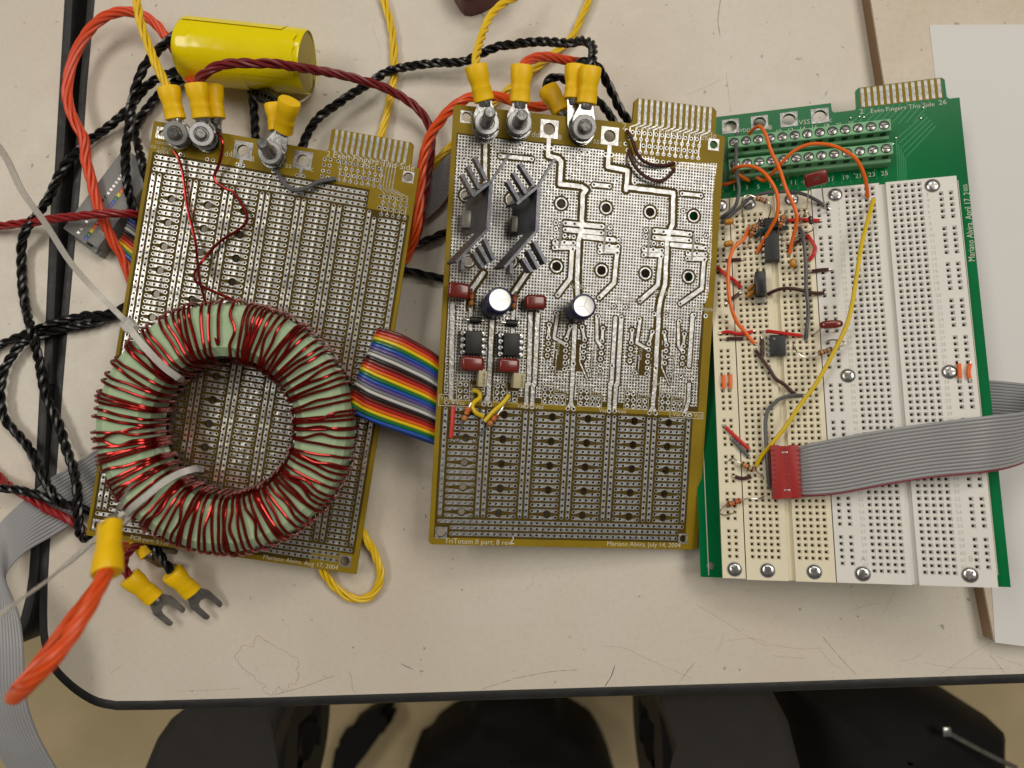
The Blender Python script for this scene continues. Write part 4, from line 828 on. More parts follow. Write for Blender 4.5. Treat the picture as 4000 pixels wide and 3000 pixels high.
t = Thing('dip_chip', 'small black 8-pin chip with a dot, on the yellowed breadboard', 'chip', M.translation, B3); bd = chip(t, M, ln, wd, 4.0, 4)
q = B3.loc('4', 810, 740, 4.02); t.part('pin_one_dot', mv(lathe([(.55, 0), (.5, .05)], 12), q), DSTEEL, sub=bd)
a = B3.loc('3', 550, 1510, 8); b = B3.loc('4', 715, 150, 8); t = Thing('standing_transistor', 'black standing transistor with grey metal tab beside two ochre capacitors', 'transistor', (a.x, a.y, 0), B3)
t.part('body', box(a.x, b.y + .2, 1.5, b.x, a.y, 8, .25), BLK2)
c = B3.loc('4', 720, 226, 1); t.part('metal_tab', box(a.x + .2, b.y - 2.4, 1.2, b.x + .2, b.y + .1, 2.4, .15), mat('grey_tab', '8a8880', .5, .4))
for k in range(3): t.part('leg', box(a.x + 1 + 1.6 * k, a.y - 4, -2, a.x + 1.5 + 1.6 * k, a.y - 3.4, 1.6), LEAD, smooth=False)
def blob_cap(label, v, x, y, h, rx, ry, rz, rot, m, leads, fr=B3, name='ceramic_capacitor'):
    c = fr.loc(v, x, y, h); t = Thing(name, label, 'capacitor', (c.x, c.y, 0), fr)
    bm = bmesh.new(); bmesh.ops.create_uvsphere(bm, u_segments=16, v_segments=10, radius=1)
    for vv in bm.verts:
        s = vv.co; vv.co = Vector((rx * math.copysign(abs(s.x) ** .75, s.x), ry * math.copysign(abs(s.y) ** .75, s.y), rz * math.copysign(abs(s.z) ** .75, s.z)))
    t.part('body', xf(frombm(bm), Matrix.Translation(c) @ Matrix.Rotation(rot, 4, 'Z')), m)
    for l in leads: t.part('lead', tube(crom([fr.loc(*q) for q in l], .6), .27, 6), LEAD)
    return t
blob_cap('ochre ceramic capacitor marked K5K, upper one by the left power strip', '3', 175, 800, 4.5, 2.1, 1.3, 1.7, .1, CERO, [[('3', 130, 830, 4), ('3', 100, 870, 2), ('3', 75, 895, -2)], [('3', 225, 825, 4), ('3', 260, 860, 2), ('3', 285, 875, -2)]])
blob_cap('ochre ceramic capacitor marked 103, lower one by the left power strip', '3', 170, 1115, 4.5, 2.1, 1.3, 1.7, .1, CERO, [[('3', 125, 1150, 4), ('3', 95, 1190, -2)], [('3', 215, 1150, 4), ('3', 205, 1200, -2)]])
blob_cap('small upright ochre ceramic capacitor below the long chip', '3', 1092, 1395, 4, 1.4, 2.0, 1.6, 0, CERO, [[('3', 1100, 1450, 3), ('3', 1125, 1510, -2)], [('3', 1095, 1350, 3), ('3', 1120, 1360, -2)]])
blob_cap('flat ochre capacitor left of the standing transistor, upper one', '4', 510, 75, 3, 2.1, .85, 1.2, .75, CERO, [[('4', 480, 100, 2), ('4', 445, 80, -2)]])
blob_cap('flat ochre capacitor left of the standing transistor, lower one', '4', 500, 160, 3, 2.1, .95, 1.2, .6, CERO, [[('4', 470, 190, 2), ('4', 447, 225, -2)]])
c = B3.loc('3', 1427, 175, 13); t = Thing('film_capacitor', 'brown-red film capacitor standing on two long bare leads over the board', 'capacitor', (c.x, c.y, 0), B3)
t.part('body', xf(box(-4.6, -2.9, -1.4, 4.6, 2.9, 1.4, 1.1, 3), Matrix.Translation(c) @ Matrix.Rotation(.2, 4, 'Z') @ Matrix.Rotation(.5, 4, 'X')), FILM)
t.part('lettering', xf(text_geo('.1K', size=2.2, a=(-1.8, -.7, 1.43)), Matrix.Translation(c) @ Matrix.Rotation(.2, 4, 'Z') @ Matrix.Rotation(.5, 4, 'X')), SCRD, smooth=False)
for l in ([(1325, 270, 12), (1310, 450, 8), (1295, 640, -2)], [(1510, 240, 12), (1530, 450, 7), (1570, 620, 2), (1605, 700, -2)]): t.part('lead', tube(crom([B3.loc('3', *q) for q in l], .8), .28, 6), LEAD)
blob_cap('dark red capsule-shaped film capacitor beside the yellow wire', '4', 1548, 555, 6.5, 4.6, 1.75, 1.6, .02, FILM, [[('4', 1435, 595, 5.5), ('4', 1370, 650, 3), ('4', 1308, 700, -2)], [('4', 1600, 600, 5), ('4', 1595, 640, 2), ('4', 1610, 650, -2)]], name='film_capacitor')
BANDC = {'k': '14100e', 'r': 'a02318', 'n': '4a2413', 'o': 'c8621a', 'g': '1f6a2c', 'v': '3c2356', 'y': 'c7a01c', 'd': '9c7424', 'b': '1d2f6b'}
BM_ = {k: mat('band_' + k, v, .45) for k, v in BANDC.items()}
def resistor_body(t, p, q, m, bands, r=1.15, sub=None):
    d = q - p; L = d.length; M = Matrix.Translation(p) @ d.to_track_quat('Z', 'Y').to_matrix().to_4x4()
    pr = [(r * .45, 0), (r * .9, L * .06), (r * 1.05, L * .14), (r * 1.02, L * .24), (r * .86, L * .32), (r * .86, L * .68), (r * 1.02, L * .76), (r * 1.05, L * .86), (r * .9, L * .94), (r * .45, L)]
    b = t.part('body', xf(lathe(pr, 14), M), m, sub=sub)
    for k, c in enumerate(bands):
        f = (.15, .38, .56, .84)[k]; rr = r * (1.08 if k in (0, 3) else .89); t.part('colour_band', xf(lathe([(rr, L * (f - .045)), (rr, L * (f + .045))], 14, False), M), BM_[c], sub=b)
    return b
def resistor(label, fr, v, p, q, h, la, lb, m, bands, grp=None, r=1.15, cat='resistor', name='resistor'):
    P0 = fr.loc(v, *p, h); P1 = fr.loc(v, *q, h); t = Thing(name, label, cat, P0, fr, grp); resistor_body(t, P0, P1, m, bands, r)
    for s, l in ((P0, la), (P1, lb)): t.part('lead', tube(crom([s] + [fr.loc(v, *w) for w in l], .6), .3, 6), LEAD)
    return t
resistor('pale resistor with red bands on tall looped leads near the top screw', B3, '3', (560, 448), (730, 512), 8, [(520, 430, 8.5), (430, 412, 9), (370, 480, 8), (365, 650, 4), (395, 860, -1)], [(775, 570, 8), (765, 680, 6), (690, 840, 1), (640, 900, -1)], RTAN, 'dvrb')
resistor('orange-brown resistor standing left of the long chip', B3, '3', (550, 835), (482, 1015), 5, [(590, 785, 5), (605, 850, 3), (570, 1070, -1)], [(460, 1070, 4), (450, 1140, 2), (485, 1170, -1)], RORG, 'dkkn')
resistor('orange-brown resistor standing over the right side of the long chip', B3, '3', (965, 700), (900, 885), 6, [(990, 650, 5), (1002, 760, 4), (1000, 940, -1)], [(880, 930, 5), (870, 1010, 3), (935, 1065, 1), (1010, 1050, -1)], RORG, 'dkkn')
resistor('pale resistor with green and red bands on curling leads beside the yellow wire', B3, '4', (1375, 935), (1575, 872), 4, [(1300, 970, 3.5), (1200, 975, 3), (1100, 900, 2), (1045, 790, -1)], [(1650, 850, 4.5), (1730, 800, 4.5), (1690, 770, 4), (1560, 755, 3), (1495, 770, 2), (1490, 800, -1)], RTAN, 'nrgv')
resistor('tan resistor with one red band above the curved brown jumper', B3, '5', (250, 573), (370, 635), 2.5, [(215, 550, 2), (178, 532, 1), (125, 575, -1)], [(410, 665, 1.5), (445, 700, .5), (438, 730, -1)], RTAN, 'nokk')
resistor('orange resistor with violet and red bands at the lower left power strip', B3, '5', (130, 935), (258, 893), 3, [(95, 960, 3), (70, 1000, 2.5), (95, 1022, 2), (160, 1010, 1), (200, 1000, -1)], [(320, 878, 3), (400, 880, 2), (470, 855, -1)], RORG, 'novr')
GLASS = mat('glass_diode', '3a0d0a', .12, coat=.6)
resistor('glass diode with black band on bent leads over the straight red jumper', B3, '3', (1345, 718), (1368, 832), 5, [(1320, 670, 5.5), (1290, 648, 5.5), (1220, 760, 3), (1160, 850, -1)], [(1390, 870, 4.5), (1380, 915, 4), (1230, 985, 2), (1110, 1045, -1)], GLASS, 'k', r=.95, cat='diode', name='glass_diode')
resistor('dark glass diode beside the left orange-brown resistor', B3, '3', (638, 765), (657, 862), 5, [(630, 745, 5), (590, 800, 3), (560, 900, -1)], [(665, 900, 4), (640, 980, 3), (565, 1085, -1)], GLASS, 'k', r=.95, cat='diode', name='glass_diode')
# red ribbon plug on the breadboard
q = [B3.loc('35', x, y, 6.5) for x, y in ((20, 530), (95, 527), (100, 543), (180, 543), (188, 525), (263, 525), (290, 985), (215, 992), (210, 975), (125, 978), (118, 993), (45, 995))]
t = Thing('ribbon_plug', 'flat red plug with two silver slots on the breadboard, feeding grey ribbon', 'connector', (q[0].x, q[0].y, 0), B3)
t.part('shell', bevelled([(p.x, p.y) for p in q], .9, 6.5, .35, 2), REDP)
for x, y in ((145, 592), (165, 918)): c = B3.loc('35', x, y, 6.5); t.part('metal_slot', mv(box(-1.1, -.3, -.1, 1.1, .3, .12, .05), c), STEEL)
REDD = mat('red_plastic_relief', '7c1512', .5)
a = B3.loc('35', 150, 740, 6.55); t.part('lettering', text_geo('KX3 54C1C9', 16, a=B3.loc('35', 205, 900, 6.56), d=B3.loc('35', 180, 620, 6.56) - B3.loc('35', 205, 900, 6.56), bold=0), REDD, smooth=False)
for k in range(10):
    for x in (45, 262): c = B3.loc('35', x + 2.3 * k, 575 + 42 * k, 6.52); t.part('notch', mv(box(-.7, -.35, 0, .7, .35, .06), c), REDD, smooth=False)

# ---- soldered parts of the middle board
def loc2(v, *p): return B2.loc(v, *p)
for cx, cy, w_, l_, rot, h in ((230, 130, 215, 148, -.02, 8.5), (965, 240, 205, 142, .09, 8.0), (360, 830, 220, 142, .06, 8.0), (708, 848, 206, 138, .05, 8.0)):
    c = loc2('2', cx, cy, h); k = 1 / 2.44 / 9.75; M = Matrix.Translation((c.x, c.y, 0)) @ Matrix.Rotation(rot - .04, 4, 'Z')
    b = T2.part('film_capacitor', xf(box(-w_ * k / 2, -l_ * k / 2, 1.8, w_ * k / 2, l_ * k / 2, h, 1.5, 4), M), FILM)
    for s in (-1, 1): T2.part('lead', xf(mv(lathe([(.3, -1), (.3, 2)], 6), (s * w_ * k * .36, 0, 0)), M), LEAD, sub=b)
def can(base, top, r, label):
    d = top - base; L = d.length; M = Matrix.Translation(base) @ d.to_track_quat('Z', 'Y').to_matrix().to_4x4()
    b = T2.part('electrolytic_capacitor', xf(lathe([(r * .93, 0), (r, .4), (r, 1.5), (r * .95, 2.0), (r, 2.6), (r, L - .8), (r * .96, L - .25), (r * .86, L), (r * .80, L)], 32, False), M), NAVY, label=label)
    T2.part('can_top', xf(lathe([(r * .80, L - .1), (r * .78, L - .12), (.01, L - .12)], 32, False), M), ALU, sub=b)
    for a in (math.radians(x) for x in (100, 215, 335)):
        T2.part('vent_score', xf(line_geo([(0, 0), (r * .74 * math.cos(a), r * .74 * math.sin(a))], .28, L - .08), M), DSTEEL, sub=b, smooth=False)
    T2.part('printed_stripe', xf(([Vector(((r + .03) * math.cos(t), (r + .03) * math.sin(t), z)) for z in (3, L - 1.2) for t in (3.6, 3.75, 3.9, 4.05)], [(0, 1, 5, 4), (1, 2, 6, 5), (2, 3, 7, 6)]), M), SILKG, sub=b)
can(loc2('2', 552, 292, .5), loc2('2', 618, 222, 15), 5.3, 'navy electrolytic capacitor near the two left chips'); can(loc2('27', 560, 1035, .5), loc2('27', 622, 985, 15), 5.05, 'navy electrolytic capacitor to the right, alone')
def axial(name, p, q, ends, m, r, bands=''):
    d = q - p; b = resistor_body(T2, p, q, m, bands, r) if bands else T2.part(name, xf(lathe([(r * .6, 0), (r, .3), (r, d.length - .3), (r * .6, d.length)], 14), Matrix.Translation(p) @ d.to_track_quat('Z', 'Y').to_matrix().to_4x4()), m)
    b.name = name
    for s, e in ((p, ends[0]), (q, ends[1])): T2.part('lead', tube(crom([s] + e, .7), .33, 6), LEAD, sub=b)
axial('diode', loc2('2', 328, 412, 2), loc2('2', 440, 418, 2), ([loc2('2', 275, 408, 2), loc2('2', 255, 408, -.5)], [loc2('2', 465, 420, 2), loc2('2', 480, 422, -.5)]), BLK, 1.45)
axial('diode', loc2('2', 678, 440, 2), loc2('2', 785, 448, 2), ([loc2('2', 605, 432, 2), loc2('2', 590, 432, -.5)], [loc2('2', 805, 438, 2), loc2('2', 820, 440, -.5)]), BLK, 1.45)
axial('resistor', loc2('2', 350, 142, 2.5), loc2('2', 345, 280, 2.5), ([loc2('2', 352, 105, -.5)], [loc2('2', 342, 300, -.5)]), RORG, 1.15, 'nokd')
axial('resistor', loc2('2', 768, 168, 2.5), loc2('2', 746, 308, 2.5), ([loc2('2', 772, 140, -.5)], [loc2('2', 742, 328, -.5)]), RORG, 1.15, 'nokd')
axial('resistor', loc2('2', 322, 1245, 3), loc2('2', 268, 1378, 3), ([loc2('2', 345, 1195, 2.5), loc2('2', 352, 1158, -.5)], [loc2('2', 240, 1465, 2), loc2('2', 205, 1555, -.3)]), RORG, 1.25, 'ookd')
axial('resistor', loc2('2', 595, 1315, 3), loc2('2', 508, 1422, 3), ([loc2('2', 650, 1240, 2.5), loc2('2', 702, 1172, -.5)], [loc2('2', 440, 1500, 2), loc2('2', 380, 1575, -.3)]), RORG, 1.25, 'nokd')
for cs in ((('2', 305, 520), ('2', 435, 525), ('2', 430, 740), ('2', 300, 735)), (('2', 668, 545), ('2', 800, 548), ('2', 795, 755), ('2', 660, 752))):
    M, ln, wd = dip('', '', B2, cs, 7, 4)
    b = T2.part('chip_socket', xf(join(box(-ln / 2 - .4, -5.2, .4, ln / 2 + .4, -3.1, 4), box(-ln / 2 - .4, 3.1, .4, ln / 2 + .4, 5.2, 4), box(-ln / 2 - .4, -3.1, .4, -ln / 2 + .8, 3.1, 3.9), box(ln / 2 - .8, -3.1, .4, ln / 2 + .4, 3.1, 3.9)), M), BLK2, smooth=False)
    T2.part('chip', xf(box(-ln / 2, -3.15, 3.2, ln / 2, 3.15, 7, .3), M), BLK, sub=b)
    for sd in (-1, 1):
        for k in range(4):
            x = (k - 1.5) * G; T2.part('socket_contact', xf(mv(lathe([(.85, 3.6), (.85, 4.15), (.5, 4.15)], 12), (x, sd * 4.25, 0)), M), STEEL, sub=b); T2.part('pin', xf(box(x - .5, sd * 3.7 - .5, 4.1, x + .5, sd * 3.7 + .5, 5.2, .1), M), LEAD, sub=b)
for c0, c1, s in (((418, 895), (488, 1055), '15nK100'), ((752, 918), (850, 1070), '15nK100')):
    a = loc2('2', *c0, 8); b_ = loc2('2', *c1, 8); b = T2.part('box_capacitor', box(a.x, b_.y, .6, b_.x, a.y, 8, .25), CREAM)
    T2.part('lettering', text_geo(s, a.y - b_.y - 1.5, a=(b_.x - .7, b_.y + .7, 8.04), d=(0, 1, 0)), SCRD, sub=b, smooth=False)
def soldered(T, fr, segs, m, label, r=.75):
    w_ = T.part('wire', tube(crom(bend(fr, segs), .8), r, 8), m, label=label); return w_
soldered(T2, B2, [('2', [(362, 1085, .8), (415, 1100, 1.8), (428, 1150, 2), (370, 1200, 2), (352, 1240, 2), (385, 1295, 2), (455, 1335, .8)])], J_YEL, 'S-shaped yellow wire', .95)
soldered(T2, B2, [('2', [(706, 1130, .8), (640, 1212, 2), (560, 1282, 2), (474, 1378, .8)])], J_YEL, 'straight slanting yellow wire', .95)
soldered(T2, B2, [('2', [(173, 1240, 1), (163, 1400, 1.3), (150, 1535, 1)])], mat('coral_jumper', 'c9392e', .4), 'straight red wire', .95)
soldered(T2, B2, [('6', [(180, 780, .6), (215, 830, 2), (265, 940, 2.6), (320, 1090, 2.6), (400, 1200, 2.4), (560, 1268, 2), (720, 1275, 1.8), (868, 1245, .6)])], J_BRN, 'brown wire, upper')
soldered(T2, B2, [('6', [(225, 1040, 1), (232, 1160, 2.6), (330, 1330, 2.6), (470, 1450, 2.6), (620, 1498, 2.6), (730, 1475, 2.2), (810, 1400, 1.5), (868, 1330, .6)])], J_BRN, 'brown wire, lower')
soldered(T1, B1, [('10', [(185, 1480, .8), (225, 1560, 2.2), (310, 1635, 2.6), (420, 1632, 2.6), (530, 1575, 2.2), (690, 1543, .8)])], J_GRY, 'short grey wire', 1.0)
def blob(T, q, r=.9): T.part('solder_joint', mv(lathe([(r, 0), (r * .8, .5), (r * .4, .9)], 10), q), TIN)
for q in l2('2', (170, 1205), (150, 1555), (180, 1565), (215, 1560), (370, 1565), (352, 1095), (350, 1150), (705, 1105), (460, 1280), (455, 1335), (480, 1380)): blob(T2, (q[0], q[1], .05))
# heat sinks leaning over the left part of the middle board
def heat_sink(A, B, D, E, C, ups, downs, body, label):
    ht, hb = 20, 4; lean = Vector((-7.0, 0, 0))
    def wall(p, q, zt=ht, zb=hb, th=1.0, f=1.0, tw=0):
        P0 = loc2('1', *p, zt); P1 = loc2('1', *q, zt); d = (P1 - P0); d.z = 0; d.normalize(); n = Vector((-d.y, d.x, 0)) * th / 2; k = (zt - zb) / (ht - hb) * f; tv = n.normalized() * tw
        V = [P0 - n, P1 - n, P1 + n, P0 + n] + [x + lean * k + t + Vector((0, 0, zb - zt)) for x, t in ((P0 - n, Vector()), (P1 - n, tv), (P1 + n, tv), (P0 + n, Vector()))]
        return V, [(0, 1, 2, 3), (7, 6, 5, 4), (0, 4, 5, 1), (1, 5, 6, 2), (2, 6, 7, 3), (3, 7, 4, 0)]
    w_ = T2.part('heat_sink', join(wall(A, B, th=1.3)), HSK, label=label, smooth=False)
    T2.part('wing', wall(E, A, zb=13), HSK, sub=w_, smooth=False); T2.part('wing', wall(B, C, zb=13), HSK, sub=w_, smooth=False); T2.part('fin', wall(A, D, zb=17, th=.9, f=.3), HSK, sub=w_, smooth=False)
    for r_, t_ in ups: T2.part('fin', wall(r_, t_, zb=16.5, th=1.3, tw=0, f=.3), HSK, sub=w_, smooth=False)
    for r_, t_ in downs: T2.part('fin', wall(r_, t_, zb=14.5, th=1.3, tw=0, f=.3), HSK, sub=w_, smooth=False)
    a = loc2('1', *body[0], 8); b = loc2('1', *body[1], 8); T2.part('transistor', box(a.x, b.y, 2, b.x, a.y, 8, .4), mat('transistor_case', '7a766c', .3, .2), sub=w_)
heat_sink((600, 480), (562, 1040), (815, 160), (385, 650), (190, 1430), [((545, 455), (405, 185)), ((465, 560), (325, 295)), ((395, 640), (255, 390))], [((525, 1150), (640, 1400)), ((455, 1235), (575, 1440)), ((395, 1310), (510, 1490)), ((270, 1370), (262, 1520))], ((265, 810), (395, 1030)), 'black finned heat sink, left of the pair')
heat_sink((1165, 525), (1140, 1060), (1355, 210), (905, 740), (760, 1490), [((1100, 515), (940, 262)), ((1015, 620), (862, 370)), ((930, 700), (795, 470))], [((1110, 1180), (1250, 1440)), ((1040, 1280), (1160, 1500)), ((975, 1380), (1080, 1540)), ((840, 1440), (840, 1560))], ((845, 880), (965, 1080)), 'black finned heat sink, right of the pair')

# ---- toroid on the left board
TC = Vector((tor_c.x, tor_c.y, 0)); RI, RO, Z0, Z1 = 28.6, 49.6, 2.6, 24.0
t = Thing('toroid_inductor', 'green toroid core wound with red enamelled wire on the left board', 'inductor', TC, B1)
pr = [(RI + 3.2, Z0), (RI, Z0 + 3), (RI, Z1 - 3.2), (RI + 3.4, Z1), (RO - 4.6, Z1), (RO - 1.2, Z1 - 2.2), (RO, Z1 - 5), (RO, Z0 + 3), (RO - 3, Z0), (RI + 3.2, Z0)][::-1]
t.part('core', mv(lathe(pr, 96, False), TC), CORE, ang=25)
NT = 108; path = []; wr = .63
ang = []; a = math.radians(100)
gaps = [rng.choice((.7, .8, .9, 1.0, 1.15, 1.4, .75)) for _ in range(NT)]
for i in range(NT): gaps[i] *= 1.0 + .25 * math.sin(i * .9)
tot = sum(gaps); span = math.radians(356)
for gq in gaps: ang.append(a); a += span * gq / tot
bump_ = lambda k: rng.uniform(-k, k)
for i, a in enumerate(ang):
    jo, ji = bump_(.022), bump_(.045); a2 = ang[i + 1] if i + 1 < NT else a + .05; o = wr + .12
    bul = rng.uniform(.2, 1.6); lift = rng.uniform(0, .9)
    kink = bump_(.05) if rng.random() < .25 else 0
    for r, z, q in ((RI - o - rng.uniform(0, .8), Z0 + 2, a + ji), (RI - o - rng.uniform(0, 1.2), Z1 - 3.5, a + ji), (RI + 1.4, Z1 - .6 + o, a + ji), (RI + 4.2, Z1 + o + lift * .5, a + ji * .75 + jo * .25), ((RI + RO) / 2, Z1 + o + lift * .6 + (.4 if kink else 0), a + (ji + jo) / 2 + kink), (RO - 5, Z1 + o + .05, a + jo), (RO - 1 + bul * .3, Z1 - 2 + o * .8, a + jo), (RO + o + bul * .8, Z1 - 5.5, a + jo), (RO + o + bul * .4, Z0 + 5, a + jo), (RO - 1, Z0 - .2, a + jo), ((RI + RO) / 2, Z0 - o, (a + a2) / 2), (RI + 2, Z0 - o * .6, a2)):
        path.append(TC + Vector((r * math.cos(q), r * math.sin(q), z)))
lead_in = [B1.loc('00', 1500, 1300, 3), B1.loc('00', 1535, 1350, 3), B1.loc('00', 1575, 1480, 2), B1.loc('00', 1595, 1620, 1.5), B1.loc('01', 1615, 110, 1.5), B1.loc('01', 1655, 280, 2), B1.loc('01', 1692, 450, 3), B1.loc('01', 1706, 600, 6), B1.loc('01', 1722, 740, 12), B1.loc('01', 1755, 880, 17)]
lead_out = [B1.loc('01', 1690, 770, 12), B1.loc('01', 1700, 665, 6), B1.loc('01', 1770, 570, 3), B1.loc('01', 1900, 430, 1.8), B1.loc('01', 2090, 305, 2), B1.loc('01', 2137, 235, 2.5), B1.loc('01', 2095, 120, 2), B1.loc('01', 2000, -10, 1.5), B1.loc('00', 1960, 1635, 1.5), B1.loc('00', 1880, 1590, 2), B1.loc('00', 1850, 1530, 2.5), B1.loc('00', 1885, 1440, 3), B1.loc('00', 1920, 1300, 5), B1.loc('00', 1922, 1220, 6), B1.loc('00', 1880, 1145, 5)]
t.part('winding', tube(crom(lead_in + path[3:-3] + [path[-3] + Vector((0, 0, 0))], 1.6), wr, 7), ENAM)
t.part('lead', tube(crom([TC + Vector(((RO + 1) * math.cos(ang[-1] + .02), (RO + 1) * math.sin(ang[-1] + .02), Z1 - 6))] + lead_out, 1.2), wr, 7), ENAM)
def strap(pts, wd, th, up=None, step=1.5):
    p = crom(pts, step); V, F = [], []; m = len(p)
    for k in range(m):
        tg = (p[min(k + 1, m - 1)] - p[max(k - 1, 0)]).normalized(); u = Vector(up[min(len(up) - 1, int(k / m * len(up)))]) if isinstance(up, list) else Vector(up or (0, 0, 1))
        b = tg.cross(u); b.normalize(); n = b.cross(tg).normalized(); th2 = th * (1.0 if k % 2 else .8)
        V += [p[k] + b * wd / 2, p[k] - b * wd / 2, p[k] - b * wd / 2 + n * th2, p[k] + b * wd / 2 + n * th2]
    for k in range(m - 1):
        for i in range(4): F.append((4 * k + i, 4 * k + (i + 1) % 4, 4 * k + 4 + (i + 1) % 4, 4 * k + 4 + i))
    F += [(3, 2, 1, 0), (4 * m - 4, 4 * m - 3, 4 * m - 2, 4 * m - 1)]
    return V, F
w1 = lambda v, x, y, h: B1.world(B1.loc(v, x, y, h))
hd = w1('01', 1130, 1160, 22)
t = Thing('cable_tie', 'white cable tie over the upper left of the toroid, long tail reaching left edge', 'cable tie', hd)
t.part('band', strap([w1('01', 1100, 1130, 24), w1('01', 1160, 1225, 25.6), w1('01', 1300, 1390, 27.2), w1('01', 1430, 1520, 27), w1('01', 1540, 1600, 25), w1('01', 1590, 1620, 15), w1('01', 1575, 1620, 3)], 2.6, .9), NYL)
M = Matrix.Translation(hd) @ Matrix.Rotation(math.radians(-48), 4, 'Z'); t.part('head', xf(box(-2.6, -2.4, -1.5, 2.6, 2.4, 3.2, .5), M), NYL)
t.part('tail', strap([hd + Vector((0, 0, 1)), w1('01', 1060, 1090, 25), P('01', 850, 880, 44), P('01', 620, 620, 52), P('01', 400, 280, 60), P('01', 200, 0, 68), P('00', 60, 1370, 76), P('00', -60, 1200, 82)], 2.1, .8, up=(.15, .1, 1)), NYL)
t = Thing('cable_tie', 'white cable tie over the lower left of the toroid, tail leaving at lower left', 'cable tie', w1('02', 1130, 1080, 20))
t.part('band', strap([w1('02', 1100, 1130, 19), w1('02', 1150, 1065, 25), w1('02', 1280, 960, 27), w1('02', 1420, 850, 27.4), w1('02', 1560, 770, 26.8), w1('02', 1680, 735, 24), w1('02', 1760, 735, 10)], 2.6, .9), NYL)
t.part('head', xf(box(-2.6, -2.4, -1.5, 2.6, 2.4, 3.0, .5), Matrix.Translation(w1('02', 1090, 1150, 18)) @ Matrix.Rotation(math.radians(42), 4, 'Z')), NYL)
t.part('tail', strap([w1('02', 1090, 1150, 18), P('02', 1010, 1215, 52), P('02', 850, 1330, 62), P('02', 560, 1590, 80), P('03', 400, 60, 92), P('03', 200, 200, 105), P('03', 0, 345, 115), P('03', -150, 450, 120)], 2.6, .9, up=(-.1, .1, 1)), NYL)

# ---- bolts that clamp the ring lugs
def bolt(fr, v, ring, tip, tall, label, hr=8.6):
    c = fr.loc(v, *ring, hr); tp = fr.loc(v, *tip, tall) if tip else Vector((c.x, c.y, tall)); c0 = Vector((c.x, c.y, 0)); t = Thing('bolt', label, 'bolt', c0, fr, 'bolts along the top edges of the brown boards')
    ax = (tp - Vector((c.x, c.y, hr))).normalized(); M = Matrix.Translation(Vector((c.x, c.y, hr))) @ ax.to_track_quat('Z', 'Y').to_matrix().to_4x4() @ Matrix.Translation((0, 0, -hr))
    prof = [(2.3, -9)]; z = -9.0
    while z < tall - 1.0: prof += [(2.35, z), (2.0, z + .4)]; z += .8
    prof += [(2.2, tall - .7), (2.05, tall - .25), (1.75, tall)]
    t.part('shaft', xf(lathe(prof, 18), M), STEEL, ang=25)
    hexn = lambda z0, z1, r=5.15: plate(circ(0, 0, r, 6, .3), (), z0, z1)
    t.part('nut', xf(hexn(.6, 3.8), M), STEEL, smooth=False); t.part('nut', xf(hexn(5.2, 8.0), M), STEEL, smooth=False)
    t.part('nut_face', xf(lathe([(4.95, 7.7), (4.85, 8.3), (4.6, 8.6), (3.1, 8.6), (2.8, 8.2), (2.7, 6.5)], 30, False), M), mat('machined_nut_face', (.55, .55, .55), .42, 1.0, var=.12, vs=200, bump=.1, bs=900), ang=25)
    t.part('washer', xf(plate(circ(0, 0, 5.4, 24), [circ(0, 0, 2.6, 16)], .05, .55), M), STEEL)
    t.part('bolt_head', xf(hexn(-5.2, -1.7, 4.8), M), STEEL, smooth=False)
    return M
b1a = bolt(B1, '00', (1512, 1152), (1490, 1145), 12.5, 'bolt through left board, leftmost, holding the yellow wire lug')
b1b = bolt(B1, '00', (1740, 1158), (1735, 1150), 11, 'bolt through left board, second, holding two stacked lugs')
b1c = bolt(B1, '10', (130, 1330), (50, 1235), 23, 'long bolt leaning on left board beside the grey wire', 5.8)
b2a = bolt(B2, 'A5', (322, 440), (340, 375), 22, 'long bolt on middle board, leftmost')
b2b = bolt(B2, 'A5', (525, 440), (540, 395), 20, 'long bolt on middle board, second from left')
b2c = bolt(B2, 'A5', (928, 470), (937, 465), 12, 'short bolt on middle board, third from left')

# ---- twisted cables with crimped lugs
def smooth_path(pts): return resample(crom(pts, 1.0), .85)
def strands(t, pts, n, Rc, pitch, m, ph=0.0):
    p = smooth_path(pts); fr = frames(p); rs = Rc / (1 + {2: 1.0, 3: 1.12, 4: 1.35, 5: 1.6}[n]); ro = Rc - rs; s = 0.0; acc = [0.0]
    for a, b in zip(p, p[1:]): s += (b - a).length; acc.append(s)
    w_ = [rng.uniform(.9, 1.1) for _ in range(8)]
    for k in range(n):
        V = []
        for i, q in enumerate(p):
            th = 2 * math.pi * (acc[i] / pitch + k / n + ph) + .55 * math.sin(acc[i] / 17 + w_[0] * 9) + .3 * math.sin(acc[i] / 6.3 + w_[1] * 9 + k)  ; tt, u, b = fr[i]; V.append(q + u * (ro * math.cos(th)) + b * (ro * math.sin(th)))
        t.part('strand', tube(V, [rs * (.97 + .04 * math.sin(x / 5 + k * 2)) for x in acc], 7), m)
